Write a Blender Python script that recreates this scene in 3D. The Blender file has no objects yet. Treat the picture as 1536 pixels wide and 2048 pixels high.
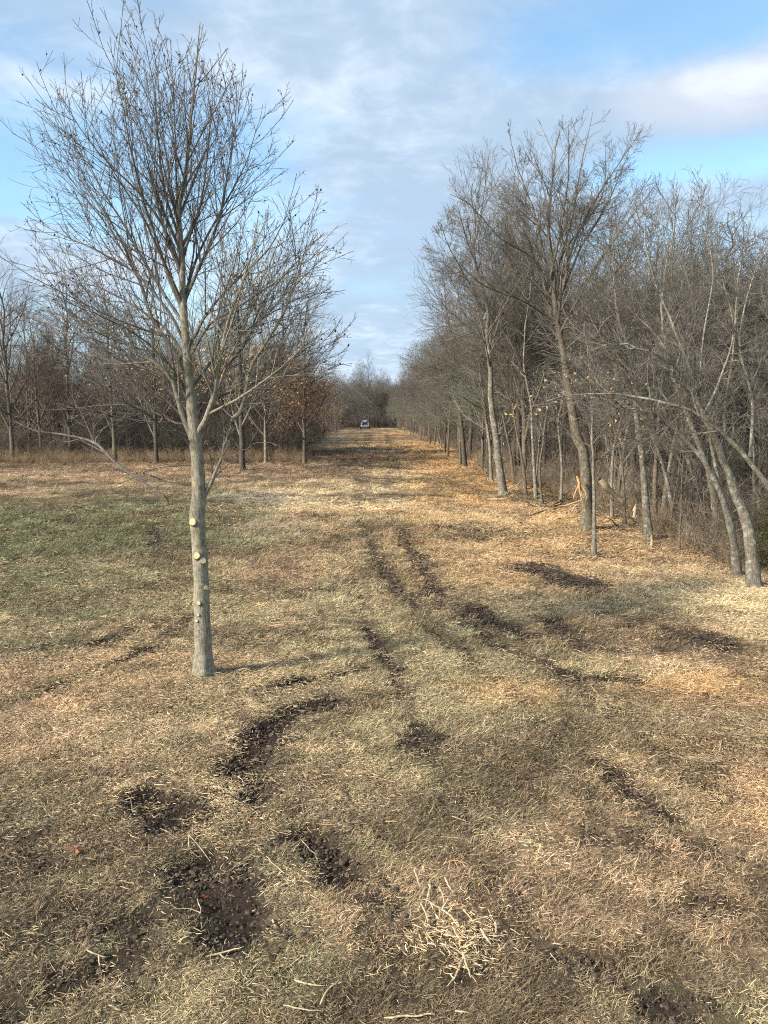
import bpy, math, random
import numpy as np
from mathutils import Vector, Matrix

random.seed(7)
rng = np.random.default_rng(7)
sc = bpy.context.scene
COL = sc.collection

# ------------------------------------------------------------------ camera, sky, sun, exposure
CAM_H = 3.0
F = 1541.0
PITCH = math.atan(192.0 / F)
cam_data = bpy.data.cameras.new("camera")
cam_data.sensor_fit = 'VERTICAL'
cam_data.sensor_height = 36.0
cam_data.lens = 36.0 * F / 2048.0
cam_data.clip_start = 0.1
cam_data.clip_end = 3000.0
cam = bpy.data.objects.new("camera", cam_data)
cam.location = (0, 0, CAM_H)
cam.rotation_euler = (math.pi / 2 - PITCH, 0, 0)
COL.objects.link(cam)
sc.camera = cam

def ray(px, py):
    u, v = (px - 768.0) / F, (1024.0 - py) / F
    c, s = math.cos(PITCH), math.sin(PITCH)
    return (u, c + v * s, -s + v * c)
def gp(px, py):
    """a point of the picture -> where its sight line meets the level ground"""
    r = ray(px, py)
    t = CAM_H / max(-r[2], 1e-4)
    return (r[0] * t, r[1] * t)
def at(px, py, Y):
    """a point of the picture at the distance Y"""
    r = ray(px, py)
    t = Y / r[1]
    return (r[0] * t, Y, CAM_H + r[2] * t)
def azel(px, py):
    r = ray(px, py)
    return math.atan2(r[0], r[1]), math.atan2(r[2], math.hypot(r[0], r[1]))

SUN_EL, SUN_AZ = math.radians(33), math.radians(-122)      # azimuth from +Y towards +X
sd = Vector((math.sin(SUN_AZ) * math.cos(SUN_EL), math.cos(SUN_AZ) * math.cos(SUN_EL), math.sin(SUN_EL)))
sun_data = bpy.data.lights.new("sun", 'SUN')
sun_data.energy = 4.4
sun_data.angle = math.radians(8)
sun_data.color = (1.0, 0.92, 0.80)
sun = bpy.data.objects.new("sun", sun_data)
sun.rotation_euler = (-sd).to_track_quat('-Z', 'Y').to_euler()
sun.location = (-30, -10, 30)
COL.objects.link(sun)

sc.view_settings.view_transform = 'Standard'
sc.view_settings.look = 'None'
sc.view_settings.gamma = 1.0
sc.view_settings.exposure = 0.92
sc.view_settings.use_curve_mapping = False
sc.render.engine = 'CYCLES'
sc.cycles.max_bounces = 4
sc.cycles.diffuse_bounces = 2
sc.cycles.transparent_max_bounces = 4
sc.cycles.use_denoising = False
sc.cycles.sample_clamp_indirect = 1.0
sc.cycles.sample_clamp_direct = 4.0
sc.cycles.use_adaptive_sampling = False
sc.cycles.filter_width = 1.1
sc.cycles.volume_step_rate = 5.0

class NT:
    """small helper around a node tree"""
    def __init__(s, tree):
        s.t = tree; tree.nodes.clear()
    def n(s, typ, **kw):
        nd = s.t.nodes.new(typ)
        for k, v in kw.items(): setattr(nd, k, v)
        return nd
    def put(s, sock, v):
        if v is None: return
        if isinstance(v, bpy.types.NodeSocket): s.t.links.new(v, sock)
        elif isinstance(v, (int, float)) and hasattr(sock.default_value, '__len__'): sock.default_value = (v,) * len(sock.default_value)
        else:
            if not isinstance(v, (int, float)) and len(sock.default_value) == 4 and len(v) == 3: v = (*v, 1)
            sock.default_value = v
    def m(s, op, a, b=None, c=None, clamp=False):
        nd = s.n('ShaderNodeMath', operation=op, use_clamp=clamp)
        for i, v in enumerate((a, b, c)): s.put(nd.inputs[i], v)
        return nd.outputs[0]
    def mix(s, f, a, b, blend='MIX'):
        nd = s.n('ShaderNodeMix', data_type='RGBA', blend_type=blend)
        s.put(nd.inputs[0], f); s.put(nd.inputs[6], a); s.put(nd.inputs[7], b)
        return nd.outputs[2]
    def ramp(s, v, lo, hi, a=0.0, b=1.0):
        nd = s.n('ShaderNodeMapRange', interpolation_type='SMOOTHSTEP')
        for i, x in enumerate((v, lo, hi, a, b)): s.put(nd.inputs[i], x)
        return nd.outputs[0]
    def noise(s, vec, scale, detail=4, rough=0.55, dist=0.0, col=False):
        nd = s.n('ShaderNodeTexNoise')
        s.put(nd.inputs['Vector'], vec); nd.inputs['Scale'].default_value = scale
        nd.inputs['Detail'].default_value = detail; nd.inputs['Roughness'].default_value = rough
        nd.inputs['Distortion'].default_value = dist
        return nd.outputs['Color' if col else 'Fac']

world = bpy.data.worlds.new("World")
sc.world = world
world.use_nodes = True
W = NT(world.node_tree)
sky = W.n('ShaderNodeTexSky', sky_type='NISHITA')
sky.sun_disc = False
sky.sun_elevation = SUN_EL
sky.sun_rotation = SUN_AZ
sky.air_density = 1.0; sky.dust_density = 0.6; sky.ozone_density = 2.0
tc = W.n('ShaderNodeTexCoord')
sep = W.n('ShaderNodeSeparateXYZ'); W.put(sep.inputs[0], tc.outputs['Generated'])
dx, dy, dz = sep.outputs
zc = W.m('ADD', W.m('MAXIMUM', dz, 0.0), 0.16)
pl = W.n('ShaderNodeCombineXYZ')
W.put(pl.inputs[0], W.m('DIVIDE', dx, zc)); W.put(pl.inputs[1], W.m('DIVIDE', dy, zc)); W.put(pl.inputs[2], 0.37)
plane = pl.outputs[0]
az = W.m('ARCTAN2', dx, dy)
el = W.m('ARCSINE', dz)
st = W.n('ShaderNodeCombineXYZ')       # streaky veil, pulled out sideways
W.put(st.inputs[0], W.m('MULTIPLY', az, 2.2)); W.put(st.inputs[1], W.m('MULTIPLY', W.m('ADD', el, W.m('MULTIPLY', az, -0.16)), 9.0)); W.put(st.inputs[2], 2.1)
nA = W.noise(plane, 1.15, 5, 0.52, 0.5)
nB = W.noise(plane, 3.4, 6, 0.6, 0.3)
nS = W.noise(st.outputs[0], 2.2, 5, 0.6, 0.4)
nC = W.noise(plane, 6.5, 6, 0.62, 0.4)
def sky_blob(px, py, rx, ry, amt, soft=1.0):
    a0, e0 = azel(px, py)
    ra = rx / F; re = ry / F
    qa = W.m('DIVIDE', W.m('SUBTRACT', az, a0), ra); qe = W.m('DIVIDE', W.m('SUBTRACT', el, e0), re)
    wob = W.m('MULTIPLY', W.m('SUBTRACT', nB, 0.5), 1.5)
    q = W.m('ADD', W.m('ADD', W.m('MULTIPLY', qa, qa), W.m('MULTIPLY', qe, qe)), wob)
    return W.m('MULTIPLY', W.ramp(q, 0.0, 1.6 * soft, 1.0, 0.0), amt)
cover = W.m('ADD', W.m('MULTIPLY', nA, 0.50), W.m('ADD', W.m('MULTIPLY', nB, 0.22), W.m('MULTIPLY', nS, 0.28)))
for b in [(860, 170, 420, 200, 0.16), (820, 480, 330, 330, 0.20), (1400, 205, 340, 100, 0.18), (60, 520, 260, 60, 0.20), (300, 40, 480, 90, 0.10),
          (40, 190, 200, 50, 0.20), (700, 60, 300, 40, 0.08), (1300, 400, 300, 40, 0.10), (700, 720, 900, 110, 0.14), (1400, 410, 260, 50, 0.10),
          (150, 340, 460, 110, -0.27), (640, 260, 150, 40, -0.07), (1080, 380, 120, 40, -0.05), (1250, 60, 340, 80, -0.20), (1420, 320, 240, 45, -0.17), (30, 445, 120, 10, 0.14), (520, 250, 160, 60, -0.10)]:
    cover = W.m('ADD', cover, sky_blob(*b))
amt = W.ramp(cover, 0.36, 0.74, 0.16, 0.95)
bright = W.m('ADD', W.m('MULTIPLY', nC, 0.6), W.m('MULTIPLY', nB, 0.4))
for b in [(1490, 170, 130, 40, 0.16), (1400, 250, 240, 60, -0.16), (760, 130, 420, 110, 0.06), (40, 200, 200, 60, 0.22), (820, 520, 330, 200, -0.05), (700, 760, 700, 110, 0.06), (1000, 220, 160, 120, -0.06), (420, 440, 300, 260, 0.15), (1250, 250, 120, 40, -.08)]:
    bright = W.m('ADD', bright, sky_blob(*b))
cl = W.mix(W.ramp(bright, 0.42, 0.80), (0.40, 0.52, 0.67), (0.70, 0.80, 0.91))
cl = W.mix(W.m('MULTIPLY', sky_blob(1480, 180, 200, 60, 1.0), 0.42), cl, (0.84, 0.79, 0.82))
bg1 = W.n('ShaderNodeBackground'); W.put(bg1.inputs[0], W.mix(1.0, sky.outputs[0], (1.0, 1.17, 1.12), 'MULTIPLY')); bg1.inputs[1].default_value = 0.128
bg2 = W.n('ShaderNodeBackground'); W.put(bg2.inputs[0], cl); bg2.inputs[1].default_value = 0.68
ms = W.n('ShaderNodeMixShader'); W.put(ms.inputs[0], amt); W.put(ms.inputs[1], bg1.outputs[0]); W.put(ms.inputs[2], bg2.outputs[0])
wo = W.n('ShaderNodeOutputWorld'); W.put(wo.inputs[0], ms.outputs[0])

# ------------------------------------------------------------------ object helpers
def tag(o, label=None, cat=None, group=None, kind=None):
    if label: o['label'] = label
    if cat: o['category'] = cat
    if group: o['group'] = group
    if kind: o['kind'] = kind
    return o
def empty(name, loc, rz=0.0):
    o = bpy.data.objects.new(name, None); o.empty_display_size = 0.2
    o.location = loc; o.rotation_euler = (0, 0, rz); COL.objects.link(o)
    return o
def mesh_from(name, V, Q, smooth=True, mats=(), mat_idx=None, tri=False):
    """fast mesh: V (n,3), Q (m,4) quads or (m,3) triangles"""
    V = np.asarray(V, np.float32).reshape(-1, 3); Q = np.asarray(Q, np.int32)
    k = Q.shape[1]
    me = bpy.data.meshes.new(name)
    me.vertices.add(len(V)); me.vertices.foreach_set('co', V.ravel())
    me.loops.add(Q.size); me.loops.foreach_set('vertex_index', Q.ravel())
    me.polygons.add(len(Q)); me.polygons.foreach_set('loop_start', np.arange(0, Q.size, k, dtype=np.int32))
    if mat_idx is not None: me.polygons.foreach_set('material_index', np.asarray(mat_idx, np.int32))
    me.polygons.foreach_set('use_smooth', np.full(len(Q), smooth))
    for m in mats: me.materials.append(m)
    me.update(calc_edges=True)
    return me
def link(name, me, parent=None):
    o = bpy.data.objects.new(name, me); COL.objects.link(o)
    if parent is not None: o.parent = parent
    return o
def copy_tree(o, parent=None):
    c = o.copy(); COL.objects.link(c)
    if parent is not None: c.parent = parent
    for ch in list(KIDS.get(o.name, ())): copy_tree(ch, c)
    return c
KIDS = {}
def part(name, me, parent):
    o = link(name, me, parent); KIDS.setdefault(parent.name, []).append(o)
    return o

# ------------------------------------------------------------------ numpy value noise
def _h(ix, iy, seed):
    n = (ix.astype(np.int64) * 374761393 + iy.astype(np.int64) * 668265263 + seed * 1442695041) & 0xffffffff
    n = ((n ^ (n >> 13)) * 1274126177) & 0xffffffff
    n = (n ^ (n >> 16)) & 0xffffffff
    return n / 4294967295.0
def vn(x, y, seed=0):
    x0 = np.floor(x); y0 = np.floor(y); fx = x - x0; fy = y - y0
    fx = fx * fx * (3 - 2 * fx); fy = fy * fy * (3 - 2 * fy)
    a = _h(x0, y0, seed); b = _h(x0 + 1, y0, seed); c = _h(x0, y0 + 1, seed); d = _h(x0 + 1, y0 + 1, seed)
    return (a + (b - a) * fx) * (1 - fy) + (c + (d - c) * fx) * fy
def fbm(x, y, f, oct=4, seed=0, rough=0.5):
    s = 0; a = 1; t = 0
    for i in range(oct):
        s = s + a * vn(x * f + 17.3 * i, y * f - 9.1 * i, seed + i); t += a; a *= rough; f *= 2.03
    return s / t
def sstep(v, lo, hi):
    t = np.clip((v - lo) / (hi - lo), 0, 1); return t * t * (3 - 2 * t)

# ------------------------------------------------------------------ the ground: its ruts, bare patches, painted tree shadows and covers, in metres
def world_blob(px, py, rx, ry):
    cx, cy = gp(px, py); x1 = gp(px + rx, py)[0]; ya = gp(px, max(py - ry, 842))[1]; yb = gp(px, py + ry)[1]
    return (cx, cy, abs(x1 - cx), abs(ya - yb) / 2)
RUTS_AND_SHADOWS = [  ([(712, 1000), (735, 1080), (778, 1155), (855, 1245), (965, 1345), (1085, 1445), (1200, 1540), (1290, 1620), (1420, 1730)], .11, .02, .36),
    ([(762, 1000), (806, 1075), (872, 1190), (955, 1265), (1095, 1345), (1250, 1455), (1440, 1600)], .11, .02, .38),
    ([(690, 1090), (735, 1258), (800, 1390), (870, 1520), (960, 1700), (1100, 1900)], .09, .015, .27),
    ([(0, 1405), (150, 1357), (300, 1296), (400, 1225)], .10, .02, .42),
    ([(735, 870), (735, 935), (725, 1000)], .35, .02, .35),
    ([(775, 870), (790, 930), (775, 1000)], .35, .02, .35),
    ([(0, 1560), (160, 1500), (300, 1440), (380, 1400)], .09, .015, .32),
    # picture points of a wheel or track mark, dark band or painted tree shadow, width, depth, how bare
    ([(650, 1418), (590, 1430), (540, 1456), (505, 1498), (488, 1550), (500, 1600)], .20, .075, 1.0),
    ([(720, 1342), (640, 1358), (590, 1366), (555, 1380)], .11, .05, .9),
    ([(735, 1258), (760, 1300), (790, 1350), (805, 1395)], .09, .03, .75),
    ([(715, 1030), (738, 1090), (768, 1140), (800, 1190)], .13, .03, .6),
    ([(800, 1060), (830, 1110), (852, 1150), (875, 1192)], .15, .035, .75),
    ([(940, 1215), (1000, 1248), (1055, 1272)], .20, .03, .7),
    ([(1100, 1240), (1140, 1275), (1175, 1295)], .20, .03, .55),
    ([(1140, 1352), (1190, 1362), (1255, 1362)], .14, .05, 1.0),  # dark band right of centre, sunken and bare
    ([(1250, 1362), (1330, 1388), (1400, 1400), (1480, 1398), (1536, 1410)], .09, .02, .5),  # fainter end of the dark band, towards the right edge
    ([(1090, 1330), (1180, 1400), (1240, 1440)], .09, .03, .5),
    ([(1205, 1530), (1240, 1570), (1275, 1600), (1345, 1640)], .09, .05, .9),
    ([(1190, 1680), (1260, 1690), (1320, 1700)], .11, .03, .45),
    ([(300, 1600), (340, 1630), (380, 1650)], .20, .07, 1.0),
    ([(400, 1740), (450, 1780), (480, 1850)], .22, .05, .95),
    ([(620, 1680), (660, 1710), (700, 1760)], .15, .06, .9),
    ([(700, 1760), (780, 1840), (900, 1880)], .18, .01, .4),
    ([(20, 2048), (120, 1990), (280, 1910)], .14, .04, .55),
    ([(0, 1700), (60, 1680), (110, 1740)], .14, .03, .5),
    ([(240, 1870), (350, 1810)], .12, .02, .6),
    ([(1040, 1870), (1100, 1900), (1180, 1920)], .13, .04, .45),
    ([(1300, 2000), (1370, 2020)], .1, .04, .7),
    ([(1430, 1700), (1536, 1740)], .14, .03, .35),
    ([(1340, 1800), (1450, 1810)], .10, .03, .5),
    ([(60, 1400), (160, 1358), (290, 1300)], .10, .04, .7),
    ([(190, 1290), (260, 1262)], .14, .02, .6),
    ([(322, 1100), (312, 1065), (335, 1035)], .16, .02, .6),
    ([(430, 1052), (530, 1060)], .12, .02, .5),
    ([(640, 905), (760, 900), (900, 905)], .9, .03, .8),  # tree shadows across the far path, painted as a dark streak
    ([(690, 932), (760, 936), (850, 940)], .5, .03, .7),  # nearer streak of tree shadow, painted into the ground colour
    ([(560, 915), (660, 922)], .6, .02, .5),
    ([(690, 868), (740, 866)], 2.0, .02, .5),
    ([(1070, 1140), (1130, 1160), (1160, 1170)], .40, .03, .8),
    ([(900, 1060), (980, 1066)], .5, .02, .5),
    ([(1380, 1275), (1450, 1290)], .25, .03, .7),
    ([(600, 1180), (660, 1180)], .10, .02, .5),
    ([(770, 1290), (560, 1500)], .04, .0, .0),
]
SOIL_AND_SHADOWS = [(60, 1320, 160, 50, .35), (300, 1680, 90, 50, .5), (560, 1700, 60, 60, .35), (90, 1860, 130, 50, .38), (330, 1900, 160, 50, .3), (200, 1700, 90, 40, .35), (560, 1860, 90, 50, .3), (1000, 1840, 160, 60, .3), (1120, 1960, 120, 50, .3), (1420, 1800, 130, 50, .3), (470, 1440, 60, 16, .35), (260, 1560, 120, 40, .35), (20, 1990, 120, 50, .3), (1480, 1560, 90, 40, .3), (700, 1500, 60, 40, .3), (840, 1485, 60, 38, .75), (380, 1625, 80, 40, .9), (460, 1790, 70, 60, .75), (505, 1530, 75, 75, .8), (640, 1590, 130, 60, .25), (980, 1510, 140, 60, .25),
        (560, 1390, 90, 20, .4), (1100, 1160, 60, 16, .45), (1250, 1660, 70, 30, .4), (900, 1850, 250, 60, .35), (30, 1700, 90, 60, .45), (1400, 1290, 110, 22, .45), (740, 1400, 60, 30, .4),
        (1000, 1065, 110, 20, .45), (780, 905, 130, 8, .6), (700, 935, 120, 12, .4), (300, 1500, 160, 50, .25), (250, 1800, 260, 60, .35), (1200, 1110, 130, 18, .35), (1200, 1740, 120, 60, .2)]  # the thin far-path blobs are tree shadows painted in soil colour
GREEN = [(60, 1080, 460, 120, 1.1), (240, 1010, 200, 35, .7), (150, 1240, 300, 60, .35), (100, 1900, 380, 130, .38), (1300, 2000, 420, 120, .42), (1050, 1560, 330, 130, .22), (880, 1340, 260, 60, .2), (980, 1900, 80, 30, .4), (600, 1980, 300, 70, .35)]
GREY = [(500, 1003, 110, 26, .8), (60, 1130, 170, 40, .55), (480, 1060, 120, 30, .35)]
PALE = [(420, 1375, 70, 22, 1.0), (560, 1480, 50, 30, .35), (500, 1640, 70, 40, .7), (1440, 1180, 140, 26, .6), (650, 985, 200, 32, .9), (800, 950, 90, 20, .5), (1500, 1215, 220, 62, .95), (430, 1385, 120, 40, .9), (330, 1440, 200, 60, .5), (1000, 1040, 160, 25, .45), (430, 1590, 90, 45, .6), (1020, 990, 60, 12, .5),
        (120, 1130, 130, 26, .6), (1350, 1150, 200, 30, .35), (600, 1600, 160, 90, .35), (1290, 1085, 60, 12, .5)]
ORANGE = [(870, 905, 120, 30, .8), (1090, 1040, 220, 36, .7), (930, 1010, 180, 40, .6), (800, 870, 120, 14, .7), (960, 960, 230, 55, .95), (1480, 1390, 220, 44, .8), (1010, 1385, 110, 26, .6), (860, 882, 110, 16, .75), (1180, 1060, 120, 30, .6), (780, 1010, 100, 26, .6), (1400, 1530, 260, 60, .3), (560, 1540, 230, 70, .12), (1000, 1110, 300, 60, .35), (250, 1350, 260, 60, .2), (1536, 1600, 120, 60, .4)]
RED = [(300, 1400, 300, 110, .55), (150, 1480, 260, 60, .35), (650, 1590, 140, 60, .45), (1450, 1600, 160, 90, .4), (1150, 1140, 330, 50, .55), (200, 942, 460, 16, .95), (640, 940, 240, 24, .65), (1150, 1180, 300, 60, .3), (500, 950, 100, 10, .4), (480, 1540, 120, 50, .2), (620, 1100, 160, 50, .25)]
LITTER = [(620, 912, 220, 14, .85), (250, 912, 520, 12, .9), (1200, 1010, 160, 20, .5), (1400, 1070, 260, 26, .5)]
def _world_ruts_and_shadows():
    out = []
    for pts, w, d, s in RUTS_AND_SHADOWS:
        out.append(([gp(*p) for p in pts], w, d, s))
    return out
WRUTS_AND_SHADOWS = _world_ruts_and_shadows()
def blobs_at(x, y, lst, warp):
    m = np.zeros_like(x)
    for px, py, rx, ry, a in lst:
        cx, cy, ax, ay = world_blob(px, py, rx, ry)
        q = ((x - cx) / ax) ** 2 + ((y - cy) / ay) ** 2
        m = np.maximum(m, a * (1 - sstep(np.sqrt(q) + warp, 0.35, 1.35)))
    return m
def rut_and_shadow_field(x, y):
    """(depth in metres, bareness or painted shadow 0..1, raised lip)"""
    dep = np.zeros_like(x); bare = np.zeros_like(x); lip = np.zeros_like(x)
    wob = (fbm(x, y, 3.0, 3, 71) - .5) * .8 + (fbm(x, y, 13.0, 3, 73, .7) - .5) * .9
    for pts, w, d, s in WRUTS_AND_SHADOWS:
        xs = [p[0] for p in pts]; ys = [p[1] for p in pts]
        m = (x > min(xs) - 3 * w - .3) & (x < max(xs) + 3 * w + .3) & (y > min(ys) - 3 * w - .3) & (y < max(ys) + 3 * w + .3)
        if not m.any(): continue
        X = x[m]; Y = y[m]; best = np.full(X.shape, 1e9)
        for (ax, ay), (bx, by) in zip(pts[:-1], pts[1:]):
            L2 = (bx - ax) ** 2 + (by - ay) ** 2
            t = np.clip(((X - ax) * (bx - ax) + (Y - ay) * (by - ay)) / L2, 0, 1)
            best = np.minimum(best, np.hypot(X - ax - t * (bx - ax), Y - ay - t * (by - ay)))
        q = best / w + wob[m] * 1.3
        k = 1 - sstep(q, 0.45, 1.25)
        k = 1 - sstep(best / w, .3, 1.5); dep[m] = np.maximum(dep[m], d * .75 * k); bare[m] = np.maximum(bare[m], min(1, s * 1.2) * (1 - sstep(q, 0.5, 2.0)))
        lip[m] = np.maximum(lip[m], d * .55 * np.exp(-((q - 1.35) / .35) ** 2))
    return dep, bare, lip
def height(x, y, full=False):
    x = np.asarray(x, float); y = np.asarray(y, float)
    near = np.exp(-(y / 26.0) ** 2)
    z = (fbm(x, y, .11, 3, 3) - .5) * .30 * sstep(y, 20, 60) + (fbm(x, y, .55, 3, 5) - .5) * .10
    z = z + (fbm(x, y, 3.2, 3, 9) - .5) * .055 * near + (fbm(x, y, 11.0, 2, 12) - .5) * .020 * near
    dep, bare, lip = rut_and_shadow_field(x, y)
    tx_, ty_ = gp(410, 1362); z = z + .055 * np.exp(-((x - tx_) ** 2 + (y - ty_ + .1) ** 2) / .30)
    tx_, ty_ = gp(450, 1600); z = z + .06 * np.exp(-(((x - tx_) / .16) ** 2 + ((y - ty_) / .55) ** 2))
    bare = np.maximum(bare, soil_and_shadow_blobs(x, y))
    clod = (fbm(x, y, 7.0, 3, 21) - .5) * .05 + np.abs(fbm(x, y, 15.0, 2, 23) - .5) * .045
    z = z - dep + lip + clod * bare * near
    cx_, cy_ = gp(462, 1790); rib = np.exp(-(((x - cx_) / .26) ** 2 + ((y - cy_) / .34) ** 2) ** 2)
    z = z + rib * .016 * np.sin((y + .35 * x) * 105 + 1.5 * fbm(x, y, 4.0, 2, 77))
    return (z, bare) if full else z
def soil_and_shadow_blobs(x, y):
    warp = (fbm(x, y, 2.2, 4, 31, .65) - .5) * 1.9
    return blobs_at(x, y, SOIL_AND_SHADOWS, warp)
def z0(x, y): return float(height(np.array([x]), np.array([y]))[0])

C_TAN = np.array((.395, .27, .157)); C_OLIVE = np.array((.345, .268, .15)); C_GREEN = np.array((.165, .165, .085)); C_GREY = np.array((.37, .305, .25))
C_PALE = np.array((.62, .48, .27)); C_ORANGE = np.array((.53, .305, .13)); C_RED = np.array((.41, .272, .165)); C_SOIL_AND_SHADOW = np.array((.070, .051, .037)); C_LIT = np.array((.15, .085, .05))
def ground_colour(x, y, bare):
    fk = sstep(y, 9, 26)
    def two(f, o, sd, rg=.5): return fbm(x, y, f, o, sd, rg) * (1 - fk) + fbm(x, y, f * .4, o + 1, sd + 200, rg) * fk
    w1 = (two(1.1, 4, 41) - .5); w2 = (fbm(x, y, .5, 4, 47) - .5); w3 = two(2.6, 4, 53, .6)
    ol = sstep(w2 * 2.2 + .5 + .25 * (np.abs(x - .5 - .02 * y) < 2), .35, .75)
    c = C_TAN[None] * (1 - ol[:, None]) + C_OLIVE[None] * ol[:, None]
    for lst, col in ((RED, C_RED), (ORANGE, C_ORANGE), (PALE, C_PALE), (GREY, C_GREY), (GREEN, C_GREEN), (LITTER, C_LIT)):
        k = blobs_at(x, y, lst, w1 * 1.5)
        k = np.clip(k * (.5 + 1.15 * w3), 0, 1)[:, None]
        c = c * (1 - k) + col[None] * k
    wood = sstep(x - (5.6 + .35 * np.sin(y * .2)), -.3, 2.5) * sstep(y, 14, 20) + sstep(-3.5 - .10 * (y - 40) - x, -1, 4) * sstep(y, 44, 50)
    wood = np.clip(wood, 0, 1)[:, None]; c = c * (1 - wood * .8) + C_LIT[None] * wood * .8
    near_ = .055 * sstep(9 - y, 0, 4)
    dark = sstep(two(.9, 5, 61, .66) + near_, .45, .62)[:, None] * .68
    c = c * (1 - dark) + np.array((.105, .072, .045))[None] * dark
    b = np.clip(bare * 1.15, 0, 1)[:, None]
    c = c * (.72 + .56 * sstep(two(5.0, 3, 67, .6), .3, .7))[:, None]
    return c * (1 - b) + C_SOIL_AND_SHADOW[None] * b  # one dark colour for bare soil and the painted tree shadows

def axis(lo, hi, step, far_lo, far_hi, g=1.09):
    a = list(np.arange(lo, hi, step)); s = step; v = hi
    while v < far_hi: a.append(v); s *= g; v += s
    a.append(far_hi); s = step; v = lo - step; left = []
    while v > far_lo: left.append(v); s *= g; v -= s
    left.append(far_lo)
    return np.array(left[::-1] + a)
gx = axis(-6.0, 7.5, .042, -700, 700, 1.085)
gy = axis(2.2, 15.5, .042, -60, 1300, 1.035)
X, Y = np.meshgrid(gx, gy)
xf, yf = X.ravel(), Y.ravel()
zf, baref = height(xf, yf, True)
nx, ny = len(gx), len(gy)
idx = np.arange(nx * ny).reshape(ny, nx)
Q = np.stack([idx[:-1, :-1], idx[:-1, 1:], idx[1:, 1:], idx[1:, :-1]], -1).reshape(-1, 4)

def mat(name, rough=0.9, spec=0.2):
    m = bpy.data.materials.new(name); m.use_nodes = True
    T = NT(m.node_tree)
    b = T.n('ShaderNodeBsdfPrincipled'); b.inputs['Roughness'].default_value = rough
    b.inputs['Specular IOR Level'].default_value = spec
    o = T.n('ShaderNodeOutputMaterial'); T.put(o.inputs[0], b.outputs[0])
    return m, T, b
def bump(T, b, h, strength=.5, dist=.02):
    n = T.n('ShaderNodeBump'); n.inputs['Strength'].default_value = strength; n.inputs['Distance'].default_value = dist
    T.put(n.inputs['Height'], h); T.put(b.inputs['Normal'], n.outputs[0])

gm, T, b = mat('ground_cover', .95, .1)
pos = T.n('ShaderNodeNewGeometry').outputs['Position']
ca = T.n('ShaderNodeAttribute', attribute_name='cover').outputs['Color']
mp = T.n('ShaderNodeMapping'); T.put(mp.inputs[0], pos); mp.inputs['Scale'].default_value = (1, .6, 1)
v1 = T.noise(mp.outputs[0], 2.3, 6, .65, .6); v2 = T.noise(mp.outputs[0], 22, 4, .7, 1.0); v3 = T.noise(pos, 90, 3, .7, 1.5)
lum = T.m('ADD', T.m('MULTIPLY', T.ramp(v1, .3, .7), .7), T.m('ADD', T.m('MULTIPLY', T.ramp(v2, .32, .68), .7), T.m('MULTIPLY', T.ramp(v3, .3, .7), .5)))
T.put(b.inputs['Base Color'], T.mix(1.0, ca, T.n('ShaderNodeCombineXYZ').outputs[0], 'MULTIPLY'))
cmb = b.inputs['Base Color'].links[0].from_node
cx = T.n('ShaderNodeCombineColor')
for i in range(3): T.put(cx.inputs[i], T.m('MULTIPLY', lum, .80))
T.put(cmb.inputs[7], cx.outputs[0])
bump(T, b, T.m('ADD', T.m('MULTIPLY', v2, 1.0), T.m('MULTIPLY', v3, .5)), .9, .05)
me = mesh_from('ground', np.stack([xf, yf, zf], 1), Q, True, [gm])
ca_ = me.color_attributes.new('cover', 'FLOAT_COLOR', 'POINT')
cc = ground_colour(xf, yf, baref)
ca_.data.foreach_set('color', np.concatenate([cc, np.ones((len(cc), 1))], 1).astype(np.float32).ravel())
ground = tag(link('ground', me), kind='structure')

# ------------------------------------------------------------------ other materials
def bark(name, dark, light, lichen, scale=1.0, amount=.5, bumpy=.5):
    m, T, b = mat(name, .92, .15)
    o = T.n('ShaderNodeTexCoord').outputs['Object']
    mp = T.n('ShaderNodeMapping'); T.put(mp.inputs[0], o); mp.inputs['Scale'].default_value = (1, 1, .22)
    a = T.noise(mp.outputs[0], 60 * scale, 5, .65, .4)
    mp2 = T.n('ShaderNodeMapping'); T.put(mp2.inputs[0], o); mp2.inputs['Scale'].default_value = (.6, .6, 2.2)
    r = T.noise(mp2.outputs[0], 9 * scale, 4, .6, .6)
    l = T.noise(o, 14 * scale, 5, .65, .3); l2 = T.noise(o, 2.2, 3, .5)
    c = T.mix(T.ramp(a, .34, .66), dark, light)
    c = T.mix(T.m('MULTIPLY', T.ramp(r, .45, .7), .45), c, tuple(v * 1.25 for v in light))
    c = T.mix(T.m('MULTIPLY', T.ramp(T.m('ADD', T.m('MULTIPLY', l, .7), T.m('MULTIPLY', l2, .3)), .50, .62), amount), c, lichen)
    T.put(b.inputs['Base Color'], c)
    bump(T, b, a, bumpy, .012)
    return m
M_HERO = bark('smooth_grey_bark', (.12, .10, .075), (.30, .262, .20), (.34, .32, .17), 1.0, .55, .7)
M_HTWIG = bark('grey_brown_twig_bark', (.072, .060, .053), (.145, .125, .108), (.20, .19, .14), .5, .35, .0)
M_TRUNK = bark('rough_brown_bark', (.06, .046, .034), (.17, .138, .10), (.26, .27, .19), .7, .5, 1.0)
M_PALE = bark('pale_lichen_bark', (.088, .072, .054), (.232, .198, .152), (.43, .44, .35), .8, .62, 1.0)
M_DARK = bark('dark_furrowed_bark', (.04, .032, .026), (.12, .095, .075), (.18, .19, .13), .6, .3, 1.0)
M_TWIG = bark('woodland_twig_bark', (.082, .068, .055), (.175, .15, .122), (.27, .28, .215), .4, .45, .0)
M_TWIGG = bark('lichen_green_twig_bark', (.095, .088, .066), (.20, .19, .145), (.31, .335, .25), .4, .6, .0)
M_TWIGR = bark('reddish_twig_bark', (.085, .06, .048), (.17, .13, .105), (.22, .20, .15), .4, .3, .0)

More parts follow.
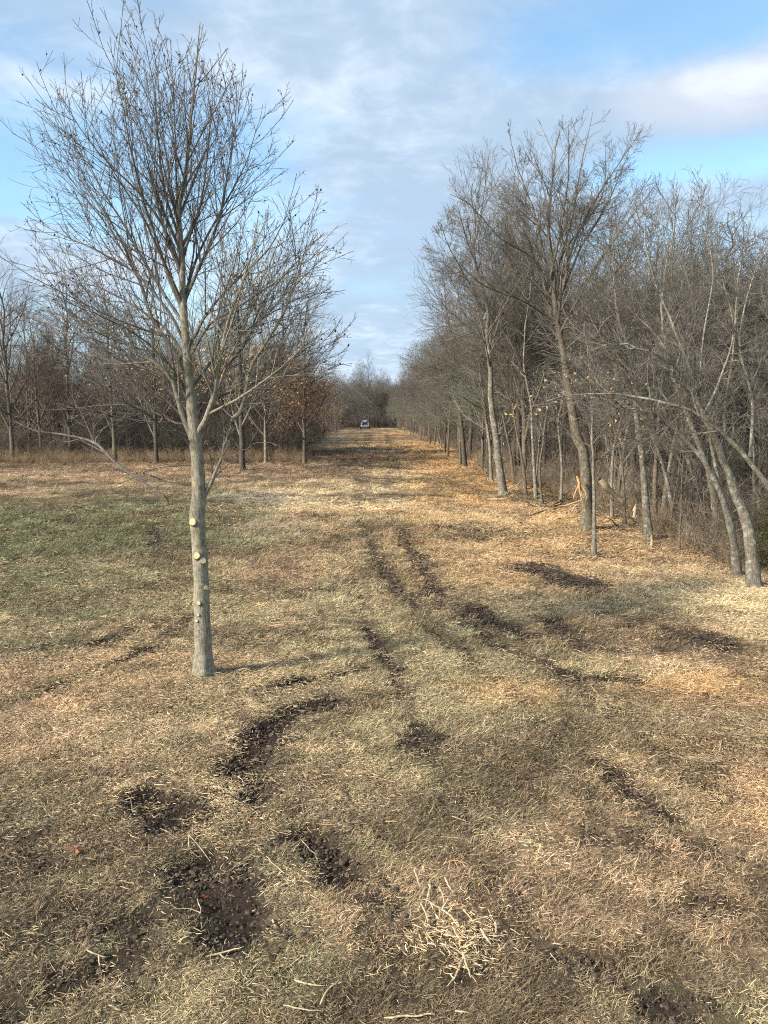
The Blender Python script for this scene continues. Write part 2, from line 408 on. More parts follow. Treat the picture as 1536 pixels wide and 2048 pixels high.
def plain(name, c0, c1, scale=30, rough=.85, obj=True, trans=0.0):
    m, T, b = mat(name, rough, .2)
    o = T.n('ShaderNodeTexCoord').outputs['Object']
    T.put(b.inputs['Base Color'], T.mix(T.ramp(T.noise(o, scale, 4, .6), .3, .7), c0, c1))
    return m
M_CUT = plain('fresh_cut_wood', (.40, .29, .14), (.62, .49, .27), 90)
M_SPLIT = plain('torn_pale_wood', (.30, .22, .13), (.66, .52, .33), 45)
M_SPLITO = plain('torn_orange_wood', (.40, .20, .08), (.62, .38, .18), 20)
M_LEAF = plain('rust_dry_leaf', (.16, .075, .035), (.30, .155, .075), 2.0)
M_LEAFY = plain('tan_dry_leaf', (.36, .22, .09), (.52, .36, .17), 2.0)
M_RUST = plain('rust_red_foliage', (.10, .028, .014), (.22, .07, .03), 3.0)
M_CEDAR = plain('dark_cedar_foliage', (.018, .026, .012), (.05, .06, .026), 2.0)
M_OLIVE = plain('olive_cedar_foliage', (.05, .055, .02), (.13, .12, .045), 3.0)
M_WHITE = plain('white_machine_paint', (.30, .31, .33), (.38, .39, .41), 3.0, .35)
M_BLACK = plain('black_rubber', (.012, .012, .012), (.03, .03, .03), 8.0, .7)
M_GLASS, T, b = mat('dark_cab_glass', .08, .5); T.put(b.inputs['Base Color'], (.02, .025, .03))
M_STEEL = plain('dark_steel', (.05, .05, .055), (.11, .11, .11), 6.0, .5)
M_LAMP = plain('lamp_lens', (.4, .4, .38), (.5, .5, .48), 6.0, .2)
def tinted(name, lo=.40, hi=1.55, rough=.85):
    m, T, b = mat(name, rough, .15)
    t = T.n('ShaderNodeAttribute', attribute_name='tint', attribute_type='INSTANCER').outputs['Color']
    v = T.n('ShaderNodeAttribute', attribute_name='shade', attribute_type='GEOMETRY').outputs['Fac']
    k = T.m('ADD', T.m('MULTIPLY', v, hi - lo), lo)
    c = T.n('ShaderNodeCombineColor')
    for i in range(3): T.put(c.inputs[i], k)
    T.put(b.inputs['Base Color'], T.mix(1.0, t, c.outputs[0], 'MULTIPLY'))
    return m
M_STRAW = tinted('dry_grass_blades')
M_CHIP = tinted('shredded_wood_chips', .55, 1.65)
M_BRUSH = tinted('dry_brush_stems', .5, 1.3)

# ------------------------------------------------------------------ tubes and growth
def tubes(P, R, k, fl=1.0):
    """P (B,N,3), R (B,N) -> verts, quads of B tapered tubes"""
    B, N, _ = P.shape
    Tn = np.gradient(P, axis=1); Tn /= np.linalg.norm(Tn, axis=2, keepdims=True) + 1e-9
    mean = Tn.mean(1); ref = np.zeros((B, 3)); ref[np.arange(B), np.argmin(np.abs(mean), 1)] = 1
    U = np.cross(Tn, ref[:, None]); U /= np.linalg.norm(U, axis=2, keepdims=True) + 1e-9
    Vv = np.cross(Tn, U)
    a = np.arange(k) * 2 * np.pi / k
    V = P[:, :, None] + R[:, :, None, None] * (np.cos(a)[None, None, :, None] * U[:, :, None] + np.sin(a)[None, None, :, None] * fl * Vv[:, :, None])
    base = (np.arange(B) * N * k)[:, None, None] + (np.arange(N - 1) * k)[None, :, None]
    i = np.arange(k)[None, None]; j = (np.arange(k) + 1)[None, None] % k
    Qd = np.stack([base + i, base + j, base + k + j, base + k + i], -1).reshape(-1, 4)
    return V.reshape(-1, 3), Qd
class Acc:
    def __init__(s): s.V = []; s.Q = []; s.n = 0
    def add(s, V, Qd):
        s.V.append(V); s.Q.append(Qd + s.n); s.n += len(V)
    def tubes(s, P, R, k, fl=1.0):
        if len(P): s.add(*tubes(P, R, k, fl))
    def mesh(s, name, m, smooth=True): return mesh_from(name, np.concatenate(s.V), np.concatenate(s.Q), smooth, [m])
def along(P, b, t):
    N = P.shape[1]; f = t * (N - 1); i = np.minimum(f.astype(int), N - 2); w = (f - i)
    w = w[:, None] if P.ndim == 3 else w
    return P[b, i] * (1 - w) + P[b, i + 1] * w
def sprout(r, P, R, n, tmin, tmax, ang, asd, lf, lc, N, gn, up, rf, rtip, curve=1.0, lmin=0.0):
    """side branches for every branch: n each, leaving at ang, length = parent length * (lf*(1-t)+lc)"""
    B = len(P); L = np.linalg.norm(np.diff(P, axis=1), axis=2).sum(1)
    cnt = np.maximum(0, np.floor(n * np.clip(L / (L.mean() + 1e-9), .15, 2.2) * r.uniform(.75, 1.25, B) + r.random(B))).astype(int)
    b = np.repeat(np.arange(B), cnt)
    if len(b) == 0: return np.zeros((0, N, 3)), np.zeros((0, N))
    k = np.concatenate([np.arange(c) for c in cnt]); c = cnt[b]
    t = tmin + (tmax - tmin) * (k + r.uniform(0, 1, len(b))) / c
    p = along(P, b, t); T = along(P, b, np.minimum(t + .06, 1)) - along(P, b, np.maximum(t - .06, 0))
    T /= np.linalg.norm(T, axis=1, keepdims=True) + 1e-9
    ref = np.where(np.abs(T[:, 2:3]) < .9, np.array([[0, 0, 1.]]), np.array([[1., 0, 0]]))
    U = np.cross(T, ref); U /= np.linalg.norm(U, axis=1, keepdims=True); Vv = np.cross(T, U)
    a = k * 2.4 + r.uniform(0, 6.28, B)[b] + r.normal(0, .4, len(b)); th = np.radians(r.normal(ang, asd, len(b)))
    d = np.cos(th)[:, None] * T + np.sin(th)[:, None] * (np.cos(a)[:, None] * U + np.sin(a)[:, None] * Vv)
    ln = np.maximum(L[b] * (lf * (1 - t) + lc) * r.uniform(.65, 1.25, len(b)), lmin)
    out = np.zeros((len(b), N, 3)); out[:, 0] = p; bend = r.normal(0, gn * .5, (len(b), 3))
    for i in range(1, N):
        d = d + bend + r.normal(0, gn, d.shape); d[:, 2] += up * curve; d /= np.linalg.norm(d, axis=1, keepdims=True)
        out[:, i] = out[:, i - 1] + d * (ln / (N - 1))[:, None]
    r0 = np.minimum(along(R, b, t) * rf, ln * .015 + rtip); s = np.linspace(0, 1, N)[None]
    rr = np.maximum(r0[:, None] * (1 - s) ** .8, rtip)
    return out, rr
def smooth_path(pts, N):
    """Catmull-Rom through pts, evenly resampled"""
    P = np.array(pts, float); P = np.vstack([2 * P[0] - P[1], P, 2 * P[-1] - P[-2]]); out = []
    for i in range(1, len(P) - 2):
        for t in np.linspace(0, 1, 12, endpoint=False):
            a, b_, c, d = P[i - 1], P[i], P[i + 1], P[i + 2]
            out.append(.5 * (2 * b_ + (c - a) * t + (2 * a - 5 * b_ + 4 * c - d) * t * t + (3 * b_ - a - 3 * c + d) * t ** 3))
    out.append(P[-2]); out = np.array(out)
    s = np.r_[0, np.cumsum(np.linalg.norm(np.diff(out, axis=0), axis=1))]
    return np.stack([np.interp(np.linspace(0, s[-1], N), s, out[:, j]) for j in range(out.shape[1])], 1)
def leaf_cards(r, pts, size, droop=.5):
    """small folded leaves: two triangles meeting at the midrib, one quad bent along it"""
    n = len(pts); d = r.normal(0, 1, (n, 3)); d[:, 2] -= droop; d /= np.linalg.norm(d, axis=1, keepdims=True)
    e = np.cross(d, r.normal(0, 1, (n, 3))); e /= np.linalg.norm(e, axis=1, keepdims=True); f = np.cross(d, e)
    s = (size * r.uniform(.6, 1.3, n))[:, None]
    V = np.stack([pts, pts + d * s * .5 + e * s * .33 + f * s * .12, pts + d * s, pts + d * s * .5 - e * s * .33 + f * s * .12], 1).reshape(-1, 3)
    return V, np.arange(n * 4).reshape(n, 4)

# ------------------------------------------------------------------ the pruned tree in front
def build_front_tree():
    r = np.random.default_rng(11)
    bx, by = gp(410, 1360); base = np.array([bx, by, z0(bx, by)])
    root = empty('bare_tree', base)
    tag(root, 'tall bare tree in front with pruned trunk and pale round cuts', 'tree')
    def guide(pts, d0, d1, N=16, p=1.0, trim=1.0):
        n = len(pts); q = [at(px, py, by + d0 + (d1 - d0) * (i / (n - 1)) ** p) for i, (px, py) in enumerate(pts)]
        c_ = smooth_path(q, 60); c_ = c_[:int(60 * trim)] if trim < 1 else c_
        s_ = np.r_[0, np.cumsum(np.linalg.norm(np.diff(c_, axis=0), axis=1))]
        return np.stack([np.interp(np.linspace(0, s_[-1], N), s_, c_[:, j]) for j in range(3)], 1) - base
    def rad(w): return w * .95 * by / F / 2 / math.cos(PITCH)
    tr = [(412, 1366), (408, 1340), (404, 1250), (403, 1180), (399, 1100), (394, 1040), (397, 985), (393, 900), (388, 850), (379, 740), (367, 620), (362, 500), (357, 420), (368, 370), (379, 300), (384, 210), (392, 120), (400, 45)]
    q = [at(px, py, by + .0) for px, py in tr]; tp = smooth_path(q, 60) - base
    ws = [(1366, 48), (1340, 42), (1300, 37), (1200, 33), (1100, 31), (1010, 32), (980, 28), (900, 26), (850, 25), (740, 19), (620, 15), (500, 12), (400, 9), (300, 6.5), (200, 4.5), (110, 3), (28, 1.2)]
    pyv = np.interp(tp[:, 2], [p[2] - base[2] for p in q], [p[1] for p in tr])
    R = np.array([rad(np.interp(y, [w[0] for w in ws][::-1], [w[1] for w in ws][::-1])) for y in pyv])
    R = R * (1 + .035 * np.sin(np.arange(60) * 1.7))
    tp[3:] += np.stack([np.convolve(r.normal(0, .006, 57), np.ones(4) / 2, 'same'), np.zeros(57), np.zeros(57)], 1); a = Acc(); tp2 = tp.copy(); tp2[0, 2] -= .1
    a.tubes(tp2[None], R[None], 20)
    tm = a.mesh('trunk', M_HERO)
    co = np.empty(len(tm.vertices) * 3, np.float32); tm.vertices.foreach_get('co', co); co = co.reshape(-1, 3)
    ang = np.arctan2(co[:, 1], co[:, 0] - 0); low = np.clip(1 - co[:, 2] / .45, 0, 1) ** 2
    k = 1 + low * (.16 + .26 * np.cos(ang * 5 + .6)); co[:, 0] *= k; co[:, 1] *= k
    tm.vertices.foreach_set('co', co.ravel()); tm.update()
    part('trunk', tm, root)
    G = [  # picture points, starting and ending depth offset, starting width in picture pixels
        ([(401, 1006), (420, 968), (436, 930), (446, 885), (456, 848), (466, 838)], 0, .1, 12),
        ([(462, 842), (480, 825), (491, 790), (497, 750), (522, 700), (560, 640), (590, 560), (612, 470), (628, 390)], .1, .5, 9),
        ([(460, 845), (444, 820), (432, 780), (426, 730), (436, 660), (450, 580)], .1, -.5, 6),
        ([(384, 876), (362, 822), (350, 775), (338, 746), (300, 715), (250, 685), (190, 655), (120, 618), (48, 556)], 0, -.5, 13),
        ([(383, 882), (408, 846), (424, 802), (434, 752), (441, 700), (456, 640), (482, 565), (505, 480), (520, 385)], 0, -.7, 13),
        ([(374, 748), (358, 715), (326, 675), (300, 630), (284, 580), (262, 530), (238, 480), (205, 425), (150, 350), (108, 285)], 0, .5, 12),
        ([(366, 620), (338, 560), (310, 480), (286, 400), (266, 320), (248, 230), (232, 150), (212, 40)], 0, -.3, 10),
        ([(367, 610), (395, 540), (424, 470), (442, 400), (456, 310), (470, 220), (474, 120)], 0, .3, 9),
        ([(374, 705), (402, 640), (432, 600), (482, 550), (532, 500), (572, 430), (606, 340)], 0, .4, 9),
        ([(372, 690), (330, 610), (280, 545), (215, 500), (150, 470), (90, 440), (30, 408)], 0, .3, 9),
        ([(377, 730), (330, 660), (262, 610), (196, 575), (130, 560), (60, 520)], 0, .9, 8),
        ([(360, 480), (336, 400), (320, 310), (311, 210), (296, 120), (272, 18)], 0, .2, 8),
        ([(358, 440), (349, 340), (346, 240), (340, 140), (325, 50)], 0, -.4, 6),
        ([(357, 425), (345, 385), (330, 300), (300, 200), (290, 100)], 0, .7, 6),
        ([(362, 520), (388, 450), (402, 380), (410, 290), (420, 190), (412, 90)], 0, -.5, 7),
        ([(364, 560), (340, 480), (290, 400), (220, 330), (160, 250), (100, 150)], 0, -.7, 8),
        ([(369, 650), (310, 560), (250, 460), (195, 370), (150, 270), (105, 190)], 0, 1.1, 9),
        ([(376, 720), (420, 650), (470, 620), (540, 580), (600, 520), (640, 450)], 0, -.9, 8),
        ([(380, 780), (430, 720), (500, 660), (560, 620), (620, 590), (672, 560)], 0, .9, 8),
        ([(366, 600), (400, 500), (440, 420), (480, 340), (512, 250), (520, 180)], 0, 1.2, 8),
        ([(472, 836), (510, 800), (560, 760), (610, 735), (660, 715), (715, 690)], .1, .4, 6),
        ([(497, 752), (545, 735), (600, 712), (660, 690), (700, 660)], .3, -.3, 5),
        ([(386, 850), (355, 846), (310, 828), (255, 812), (200, 812), (140, 815), (80, 800)], 0, .3, 7),
        ([(382, 800), (340, 760), (290, 735), (230, 720), (170, 705), (90, 690), (20, 690)], 0, .8, 8),
        ([(390, 900), (360, 870), (325, 852), (300, 832), (240, 790), (160, 740), (100, 735)], 0, -.8, 8),
        ([(384, 840), (430, 760), (490, 690), (530, 600), (590, 520), (620, 430)], 0, 1.5, 7),
        ([(380, 790), (320, 710), (250, 655), (165, 615), (75, 570)], 0, -.9, 7),
        ([(384, 862), (335, 800), (262, 760), (180, 735), (95, 722)], 0, -.2, 7),
        ([(383, 830), (330, 770), (250, 700), (150, 668), (60, 640)], 0, 1.3, 7),
        ([(384, 855), (430, 800), (500, 770), (570, 730), (640, 640)], 0, 1.2, 6),
        ([(389, 931), (350, 932), (305, 942), (262, 950), (215, 965)], 0, -.3, 3),
        ([(392, 975), (360, 968), (325, 968), (290, 985), (235, 1010)], 0, -.4, 2.5),
        ([(440, 925), (446, 900), (430, 880)], .0, .2, 2.5),
        ([(452, 855), (480, 905), (520, 892), (575, 898)], .1, -.3, 2.5),
    ]
    lowset = {len(G) - 4, len(G) - 3, len(G) - 2, len(G) - 1}
    def limb_obj(P, Rr, r, sub=1.0):
        a = Acc(); a.tubes(P[None], Rr[None], 8)
        L = float(np.linalg.norm(np.diff(P, axis=0), axis=1).sum())
        A, RA = sprout(r, P[None], Rr[None], max(3, 6.0 * L * sub), .14, .93, 31, 9, .46, .16, 9, .045, .05, .60, .0030)
        B, RB = sprout(r, A, RA, 4.5 * sub, .12, .92, 36, 11, .34, .20, 6, .06, .05, .58, .0024)
        C, RC = sprout(r, B, RB, 3.5 * sub, .15, .9, 40, 12, .25, .30, 4, .08, .06, .6, .0019, lmin=.05)
        D, RD = sprout(r, A, RA, 6 * sub, .2, .95, 55, 14, .03, .05, 3, .1, .1, .5, .0022)
        a.tubes(A, RA, 5); a.tubes(B, RB, 3); a.tubes(C, RC, 3); a.tubes(D, RD, 3)
        tips = np.concatenate([B[:, 2], B[:, 4], C[:, 1], C[:, 2], D[:, 1]])
        return a, tips
    nod = []
    for i, (pts, d0, d1, w) in enumerate(G):
        P = guide(pts, d0, d1, 18, 1.3, .96 if (pts[-1][1] < 110 and 190 < pts[-1][0] < 430) else .92)
        P[2:] += np.cumsum(r.normal(0, .006, (16, 3)), 0)
        s = np.linspace(0, 1, 18); Rr = np.maximum(rad(w * (1.0 if i in (0, 1, 3, 4) else .78)) * (1 - s) ** .85, .003)
        a, tips = limb_obj(P, Rr, r, .35 if i in lowset else 1.0)
        part('branch', a.mesh('branch', M_HERO if i in (0, 1, 3, 4) else M_HTWIG), root)
        nod.append(tips[r.random(len(tips)) < .06])
    # the leader's own shoots
    a = Acc()
    A, RA = sprout(r, tp[None, 34:], R[None, 34:], 24, .0, .92, 30, 8, .30, .10, 8, .04, .05, .6, .003)
    B, RB = sprout(r, A, RA, 6.5, .12, .92, 36, 10, .34, .2, 6, .06, .05, .6, .0024)
    C, RC = sprout(r, B, RB, 3.2, .15, .9, 40, 12, .25, .3, 4, .08, .06, .6, .0019, lmin=.05)
    a.tubes(A, RA, 5); a.tubes(B, RB, 3); a.tubes(C, RC, 3)
    part('crown', a.mesh('crown', M_HTWIG), root)
    # seed heads and buds: tiny octahedra
    c = np.concatenate(nod); n = len(c); s = r.uniform(.006, .013, n)
    o = np.array([[1, 0, 0], [0, 1, 0], [-1, 0, 0], [0, -1, 0], [0, 0, 1.3], [0, 0, -1.3]])
    V = (c[:, None] + o[None] * s[:, None, None]).reshape(-1, 3)
    f = np.array([[0, 1, 4], [1, 2, 4], [2, 3, 4], [3, 0, 4], [1, 0, 5], [2, 1, 5], [3, 2, 5], [0, 3, 5]])
    tag(part('seed_heads', mesh_from('seed_heads', V, (f[None] + (np.arange(n) * 6)[:, None, None]).reshape(-1, 3), True, [M_DARK]), root), kind='stuff')
    # low hanging limb with its torn end
    P = guide([(322, 987), (300, 972), (262, 948), (235, 930), (205, 898), (187, 884), (160, 876), (120, 868), (70, 862), (30, 842)], -.9, -.3, 16)
    Rr = np.interp(np.linspace(0, 1, 16), [0, .3, .6, 1], [.007, .017, .012, .003])
    a, tips = limb_obj(P, Rr, r, .55)
    P2 = guide([(235, 930), (205, 905), (188, 888), (215, 850), (262, 832), (300, 828)], -.75, -.1, 10)
    a.tubes(P2[None, 2:], np.interp(np.linspace(0, 1, 8), [0, 1], [.010, .005])[None], 6)
    part('hanging_limb', a.mesh('hanging_limb', M_HTWIG), root)
    pts = np.array([at(326, 988, by - .9)]) - base
    V, Qd = leaf_cards(r, np.repeat(pts, 3, 0), .11, 1)
    part('leaf', mesh_from('leaf', V[:4], Qd[:1], False, [M_LEAF]), root)
    # pruning cuts
    # axis of the trunk
    axis_at = lambda py: np.array(at(np.interp(py, [1040, 1100, 1180, 1250], [394, 399, 403, 404]), py, by)) - base
    for px, py, w, h, yaw in [(386, 1042, 11, 15, -50), (394, 1109, 9, 14, -48), (405, 1119, 12, 13, -5), (411, 1174, 9.5, 9.5, 18), (398, 1203, 8, 8, -22), (397, 1226, 5.5, 5.5, -25), (394, 1238, 5, 6, -45)]:
        zc_ = at(px, py, by)[2] - base[2]; tz = np.interp(zc_, tp[:, 2], R); ax = np.interp(zc_, tp[:, 2], tp[:, 0])
        off = at(px, py, by - tz)[0] - base[0] - ax; aa = math.asin(max(-.80, min(.80, off / tz))); yw = aa * .75
        dirn = np.array([math.sin(yw), -math.cos(yw), .28]); dirn /= np.linalg.norm(dirn)
        cen = np.array([ax + tz * math.sin(aa) * .97, -tz * math.cos(aa) * .97, zc_])
        rr = h * by / F / 2 * .95
        U = np.cross(dirn, [0, 0, 1.]); U /= np.linalg.norm(U); Vv = np.cross(U, dirn); k = 16
        prof = [(-.03, 1.5), (.004, 1.3), (.014, 1.12), (.018, 1.0), (.018, .95), (.019, .0)]
        vs = []
        for (d_, s_) in prof:
            for i in range(k):
                t = i * 2 * math.pi / k; w_ = 1 + .05 * math.sin(3 * t + px)
                vs.append(cen + dirn * d_ + rr * s_ * w_ * (math.cos(t) * U * .92 + math.sin(t) * Vv))
        qs = []; mi = []
        for j in range(len(prof) - 1):
            for i in range(k):
                qs.append((j * k + i, j * k + (i + 1) % k, (j + 1) * k + (i + 1) % k, (j + 1) * k + i)); mi.append(1 if j >= 3 else 0)
        part('pruning_cut', mesh_from('pruning_cut', vs, qs, False, [M_HERO, M_CUT if px != 405 else M_SPLIT], mi), root)
    return root
build_front_tree()

# ------------------------------------------------------------------ woodland trees
def crown_from(r, a, P, R, n1, len1, ang1, lv, tmin=.25, up=.05, gn=.1, tip=.004, dens=1.0):
    """grow limbs and lv further orders from trunk(s) P"""
    A, RA = sprout(r, P, R, n1, tmin, .96, ang1, 12, len1 * .80, len1 * .38, 9, gn * .8, up, .60, tip * 1.5)
    a.tubes(A, RA, 5); lastsets = [A]
    B, RB = sprout(r, A, RA, 7 * dens, .12, .90, 36, 12, .42, .24, 6, gn * .7, up, .60, tip * 1.1)
    a.tubes(B, RB, 4 if lv > 2 else 3); lastsets.append(B)
    if lv >= 2:
        C, RC = sprout(r, B, RB, 5.0 * dens, .12, .88, 38, 12, .34, .34, 4, gn * .6, up, .62, tip * .9)
        a.tubes(C, RC, 3); lastsets.append(C)
    if lv >= 3:
        D, RD = sprout(r, C, RC, 3.4 * dens, .15, .85, 36, 11, .20, .55, 3, gn * .5, up, .62, tip * .75)
        a.tubes(D, RD, 3); lastsets.append(D)
    return lastsets
def simple_tree(seed, H, r0, clear, spread, ang, up, lean=(0, 0), forks=1, mt=None, mc=None, tip=.006, lv=2, n1=14, leaves=0, leafm=None, gn=.1, name='bare_tree', dens=1.0, leafh=(.2, .6), lsize=.13):
    r = np.random.default_rng(seed); root = empty(name, (0, 0, 0))
    N = 22; s = np.linspace(0, 1, N)
    w = np.cumsum(r.normal(0, .012 * H, (N, 2)), 0) * s[:, None] * .5
    P = np.stack([lean[0] * H * s ** 1.3 + w[:, 0], lean[1] * H * s ** 1.3 + w[:, 1], H * s], 1); P[0, 2] -= .15
    R = r0 * ((1 - s) ** .85 * .9 + .02) + r0 * .35 * np.exp(-s * H / .35); R = np.maximum(R, tip)
    a = Acc(); a.tubes(P[None], R[None], 10)
    trunks = [P[None]]; TR = [R[None]]
    if forks > 1:
        Fk, RF = sprout(r, P[None], R[None], forks * 1.2, clear * .7, clear * 1.4, 24, 6, .75, .2, N, .03, .05, .75, tip)
        a.tubes(Fk, RF, 7); trunks.append(Fk); TR.append(RF)
    part('trunk', a.mesh('trunk', mt or M_TRUNK), root)
    a = Acc(); sets = []
    sets += crown_from(r, a, trunks[0], TR[0], n1, spread, ang, lv, clear, up, gn, tip, dens)
    if forks > 1: sets += crown_from(r, a, trunks[1], TR[1], n1 * .55, spread, ang, lv, .25, up, gn, tip, dens)
    part('crown', a.mesh('crown', mc or M_TWIG), root)
    if leaves:
        pts = np.concatenate([x[:, -1] for x in sets] + [x[:, x.shape[1] // 2] for x in sets])
        pts = pts[(pts[:, 2] > H * leafh[0]) & (pts[:, 2] < H * leafh[1])]
        if len(pts):
            pts = pts[r.integers(0, len(pts), leaves)] + r.normal(0, .07, (leaves, 3))
            V, Qd = leaf_cards(r, pts, lsize)
            part('leaves', mesh_from('leaves', V, Qd, False, [leafm or M_LEAF]), root)
    return root
used = set()
def place(proto, x, y, rz=0.0, s=1.0, label=None, cat='tree', group=None, name=None, sz=None):
    if proto.name not in used and proto.get('free', 1): used.add(proto.name); o = proto
    else: o = copy_tree(proto)
    o.location = (x, y, z0(x, y)); o.rotation_euler = (0, 0, rz); o.scale = (s, s, sz or s)
    for k in ('label', 'group'):
        if k in o: del o[k]
    tag(o, label, cat, group)
    return o

# trees shaped after the photograph, along the right-hand edge of the clearing
def guided_tree(pts, d1, w0, label, mt, mc, crown, seed, side=(), leaves=0, leafm=None, name='bare_tree', base=None, w1=3, leafh=(.1, .8), lsize=.1, back=0.0):
    r = np.random.default_rng(seed)
    bx, by = base or gp(*pts[0]); by += back; bx = at(*pts[0], by)[0] if base is None else bx
    b0 = np.array([bx, by, z0(bx, by)]); root = empty(name, b0); tag(root, label, 'tree')
    n = len(pts); q = [at(px, py, by + d1 * (i / (n - 1)) ** 1.2) for i, (px, py) in enumerate(pts)]
    P = smooth_path(q, 30) - b0; P[0, 2] = min(P[0, 2], 0) - .12
    rad = w0 * .86 * by / F / 2; s = np.linspace(0, 1, 30); L = np.linalg.norm(np.diff(P, axis=0), axis=1).sum()
    R = rad * ((1 - s) ** 1.25) + w1 * by / F / 2 * s * .6 + rad * .3 * np.exp(-s * L / .25)
    P[1:] += np.cumsum(r.normal(0, rad * .34, (29, 3)), 0) * s[1:, None]; R = R * (1 + r.normal(0, .05, 30))
    a = Acc(); a.tubes(P[None], R[None], 12)
    SP = [P[None]]; SR = [R[None]]
    for sp, dd, w in side:
        q = [at(px, py, by + dd[0] + (dd[1] - dd[0]) * (i / (len(sp) - 1))) for i, (px, py) in enumerate(sp)]
        p2 = smooth_path(q, 20) - b0; ss = np.linspace(0, 1, 20)
        p2[1:] += np.cumsum(r.normal(0, rad * .08, (19, 3)), 0) * ss[1:, None]
        r2 = w * .55 * by / F / 2 * ((1 - ss) ** .9) + .005
        a.tubes(p2[None], r2[None], 8); SP.append(p2[None]); SR.append(r2[None])
    part('trunk', a.mesh('trunk', mt), root)
    a = Acc(); sets = []
    for k, (p, rr) in enumerate(zip(SP, SR)):
        c = dict(crown); n1 = c.pop('n1') if k == 0 else c.pop('n1') * .8
        if k > 0: c['tmin'] = .2
        sets += crown_from(r, a, p, rr, n1, **c)
    part('crown', a.mesh('crown', mc), root)
    if leaves:
        H = P[:, 2].max(); pts_ = np.concatenate([x[:, -1] for x in sets] + [x[:, x.shape[1] // 2] for x in sets])
        pts_ = pts_[(pts_[:, 2] > H * leafh[0]) & (pts_[:, 2] < H * leafh[1])]
        if len(pts_):
            V, Qd = leaf_cards(r, pts_[r.integers(0, len(pts_), leaves)] + r.normal(0, .03, (leaves, 3)), lsize)
            part('leaves', mesh_from('leaves', V, Qd, False, [leafm or M_LEAFY]), root)
    return root
cr = lambda n1, len1, ang1=42, lv=3, tmin=.4, up=.04, gn=.1, tip=.0035, dens=1.0: dict(n1=n1, len1=len1, ang1=ang1, lv=lv, tmin=tmin, up=up, gn=gn, tip=tip, dens=dens)
guided_tree([(1176, 1062), (1168, 918), (1153, 873), (1144, 820), (1130, 760), (1116, 690), (1103, 610), (1090, 520), (1085, 420), (1090, 340), (1105, 260)], .5, 31,
    'tallest tree on the right, broad fan of bare twigs, torn limbs beside trunk', M_TRUNK, M_TWIG, cr(12, .30, 38, 3, .46, .05, .06, .0033, .80), 21,
    side=[([(1107, 640), (1130, 560), (1150, 480), (1190, 400), (1230, 330), (1285, 250)], (.3, .3), 11), ([(1113, 680), (1150, 610), (1200, 520), (1260, 440), (1318, 370)], (.3, -.8), 10),
          ([(1103, 640), (1088, 560), (1050, 480), (1010, 420), (980, 330)], (.3, 1.2), 9), ([(1108, 650), (1110, 560), (1140, 450), (1160, 330), (1180, 230)], (.3, 1.8), 10),
          ([(1095, 580), (1070, 520), (1000, 480), (940, 420), (890, 390)], (.4, -.6), 7), ([(1090, 520), (1070, 430), (1040, 340), (1020, 260)], (.4, .2), 7), ([(1120, 600), (1160, 500), (1210, 420), (1250, 330), (1270, 270)], (.3, 1.2), 8), ([(1100, 560), (1120, 460), (1130, 360), (1130, 250)], (.3, -.8), 8), ([(1104, 620), (1060, 560), (990, 530), (930, 480)], (.3, .6), 7), ([(1112, 660), (1180, 600), (1255, 520), (1310, 450)], (.3, 1.3), 8), ([(1120, 710), (1190, 650), (1270, 600)], (.3, -.7), 6), ([(1106, 640), (1040, 600), (960, 570), (900, 520)], (.3, -1.2), 7), ([(1098, 590), (1130, 500), (1200, 400), (1210, 290)], (.4, -.3), 7), ([(1092, 540), (1050, 450), (1010, 400), (960, 350)], (.4, 1.6), 6)])
guided_tree([(1007, 990), (999, 930), (991, 860), (985, 800), (980, 740), (972, 670), (962, 600), (950, 530), (945, 450), (940, 390)], -.3, 20,
    'slim straight pale trunk standing out from the wood edge beside orange chips', M_PALE, M_TWIG, cr(17, .38, 42, 3, .40, .05, .08, .0042, .95), 22,
    side=[([(968, 640), (985, 590), (1010, 520), (1030, 440), (1050, 380)], (-.2, .8), 8), ([(964, 610), (935, 560), (900, 500), (875, 440)], (-.2, -1.2), 7)])
guided_tree([(1188, 1112), (1189, 1000), (1188, 900), (1186, 830), (1183, 760), (1176, 690), (1170, 640)], .2, 11,
    'small straight tree standing alone in the chips, few tan leaves on it', M_PALE, M_TWIG, cr(13, .42, 62, 2, .40, .0, .12, .0045), 23, leaves=150, leafm=M_LEAFY, lsize=.07)
guided_tree([(1299, 1082), (1291, 1007), (1282, 915), (1270, 838), (1262, 760), (1240, 660), (1225, 560), (1230, 450)], .4, 20,
    'pale grey straight tree left of the cluster of thin stems', M_PALE, M_TWIG, cr(11, .36, 42, 3, .45), 24)
guided_tree([(1312, 1072), (1309, 962), (1314, 873), (1322, 780), (1330, 680), (1345, 560), (1340, 440)], .4, 13,
    'thin dark stem right against the pale straight tree', M_TRUNK, M_TWIG, cr(9, .34, 40, 3, .5), 25, back=.6)
guided_tree([(1322, 1062), (1334, 960), (1352, 860), (1366, 760), (1390, 640), (1400, 520), (1410, 420)], .6, 12,
    'thin mossy stem leaning right out of the stem cluster', M_PALE, M_TWIG, cr(9, .34, 40, 3, .5), 26, back=1.1)
guided_tree([(1338, 1052), (1348, 962), (1362, 905), (1385, 820), (1405, 720), (1440, 600), (1462, 480), (1470, 400)], .8, 36,
    'thick near-black trunk deeper in the wood behind the thin stems', M_DARK, M_TWIG, cr(12, .40, 42, 3, .4), 27, back=.8,
    side=[([(1385, 820), (1440, 740), (1490, 640), (1530, 520)], (.6, 1.6), 12)])
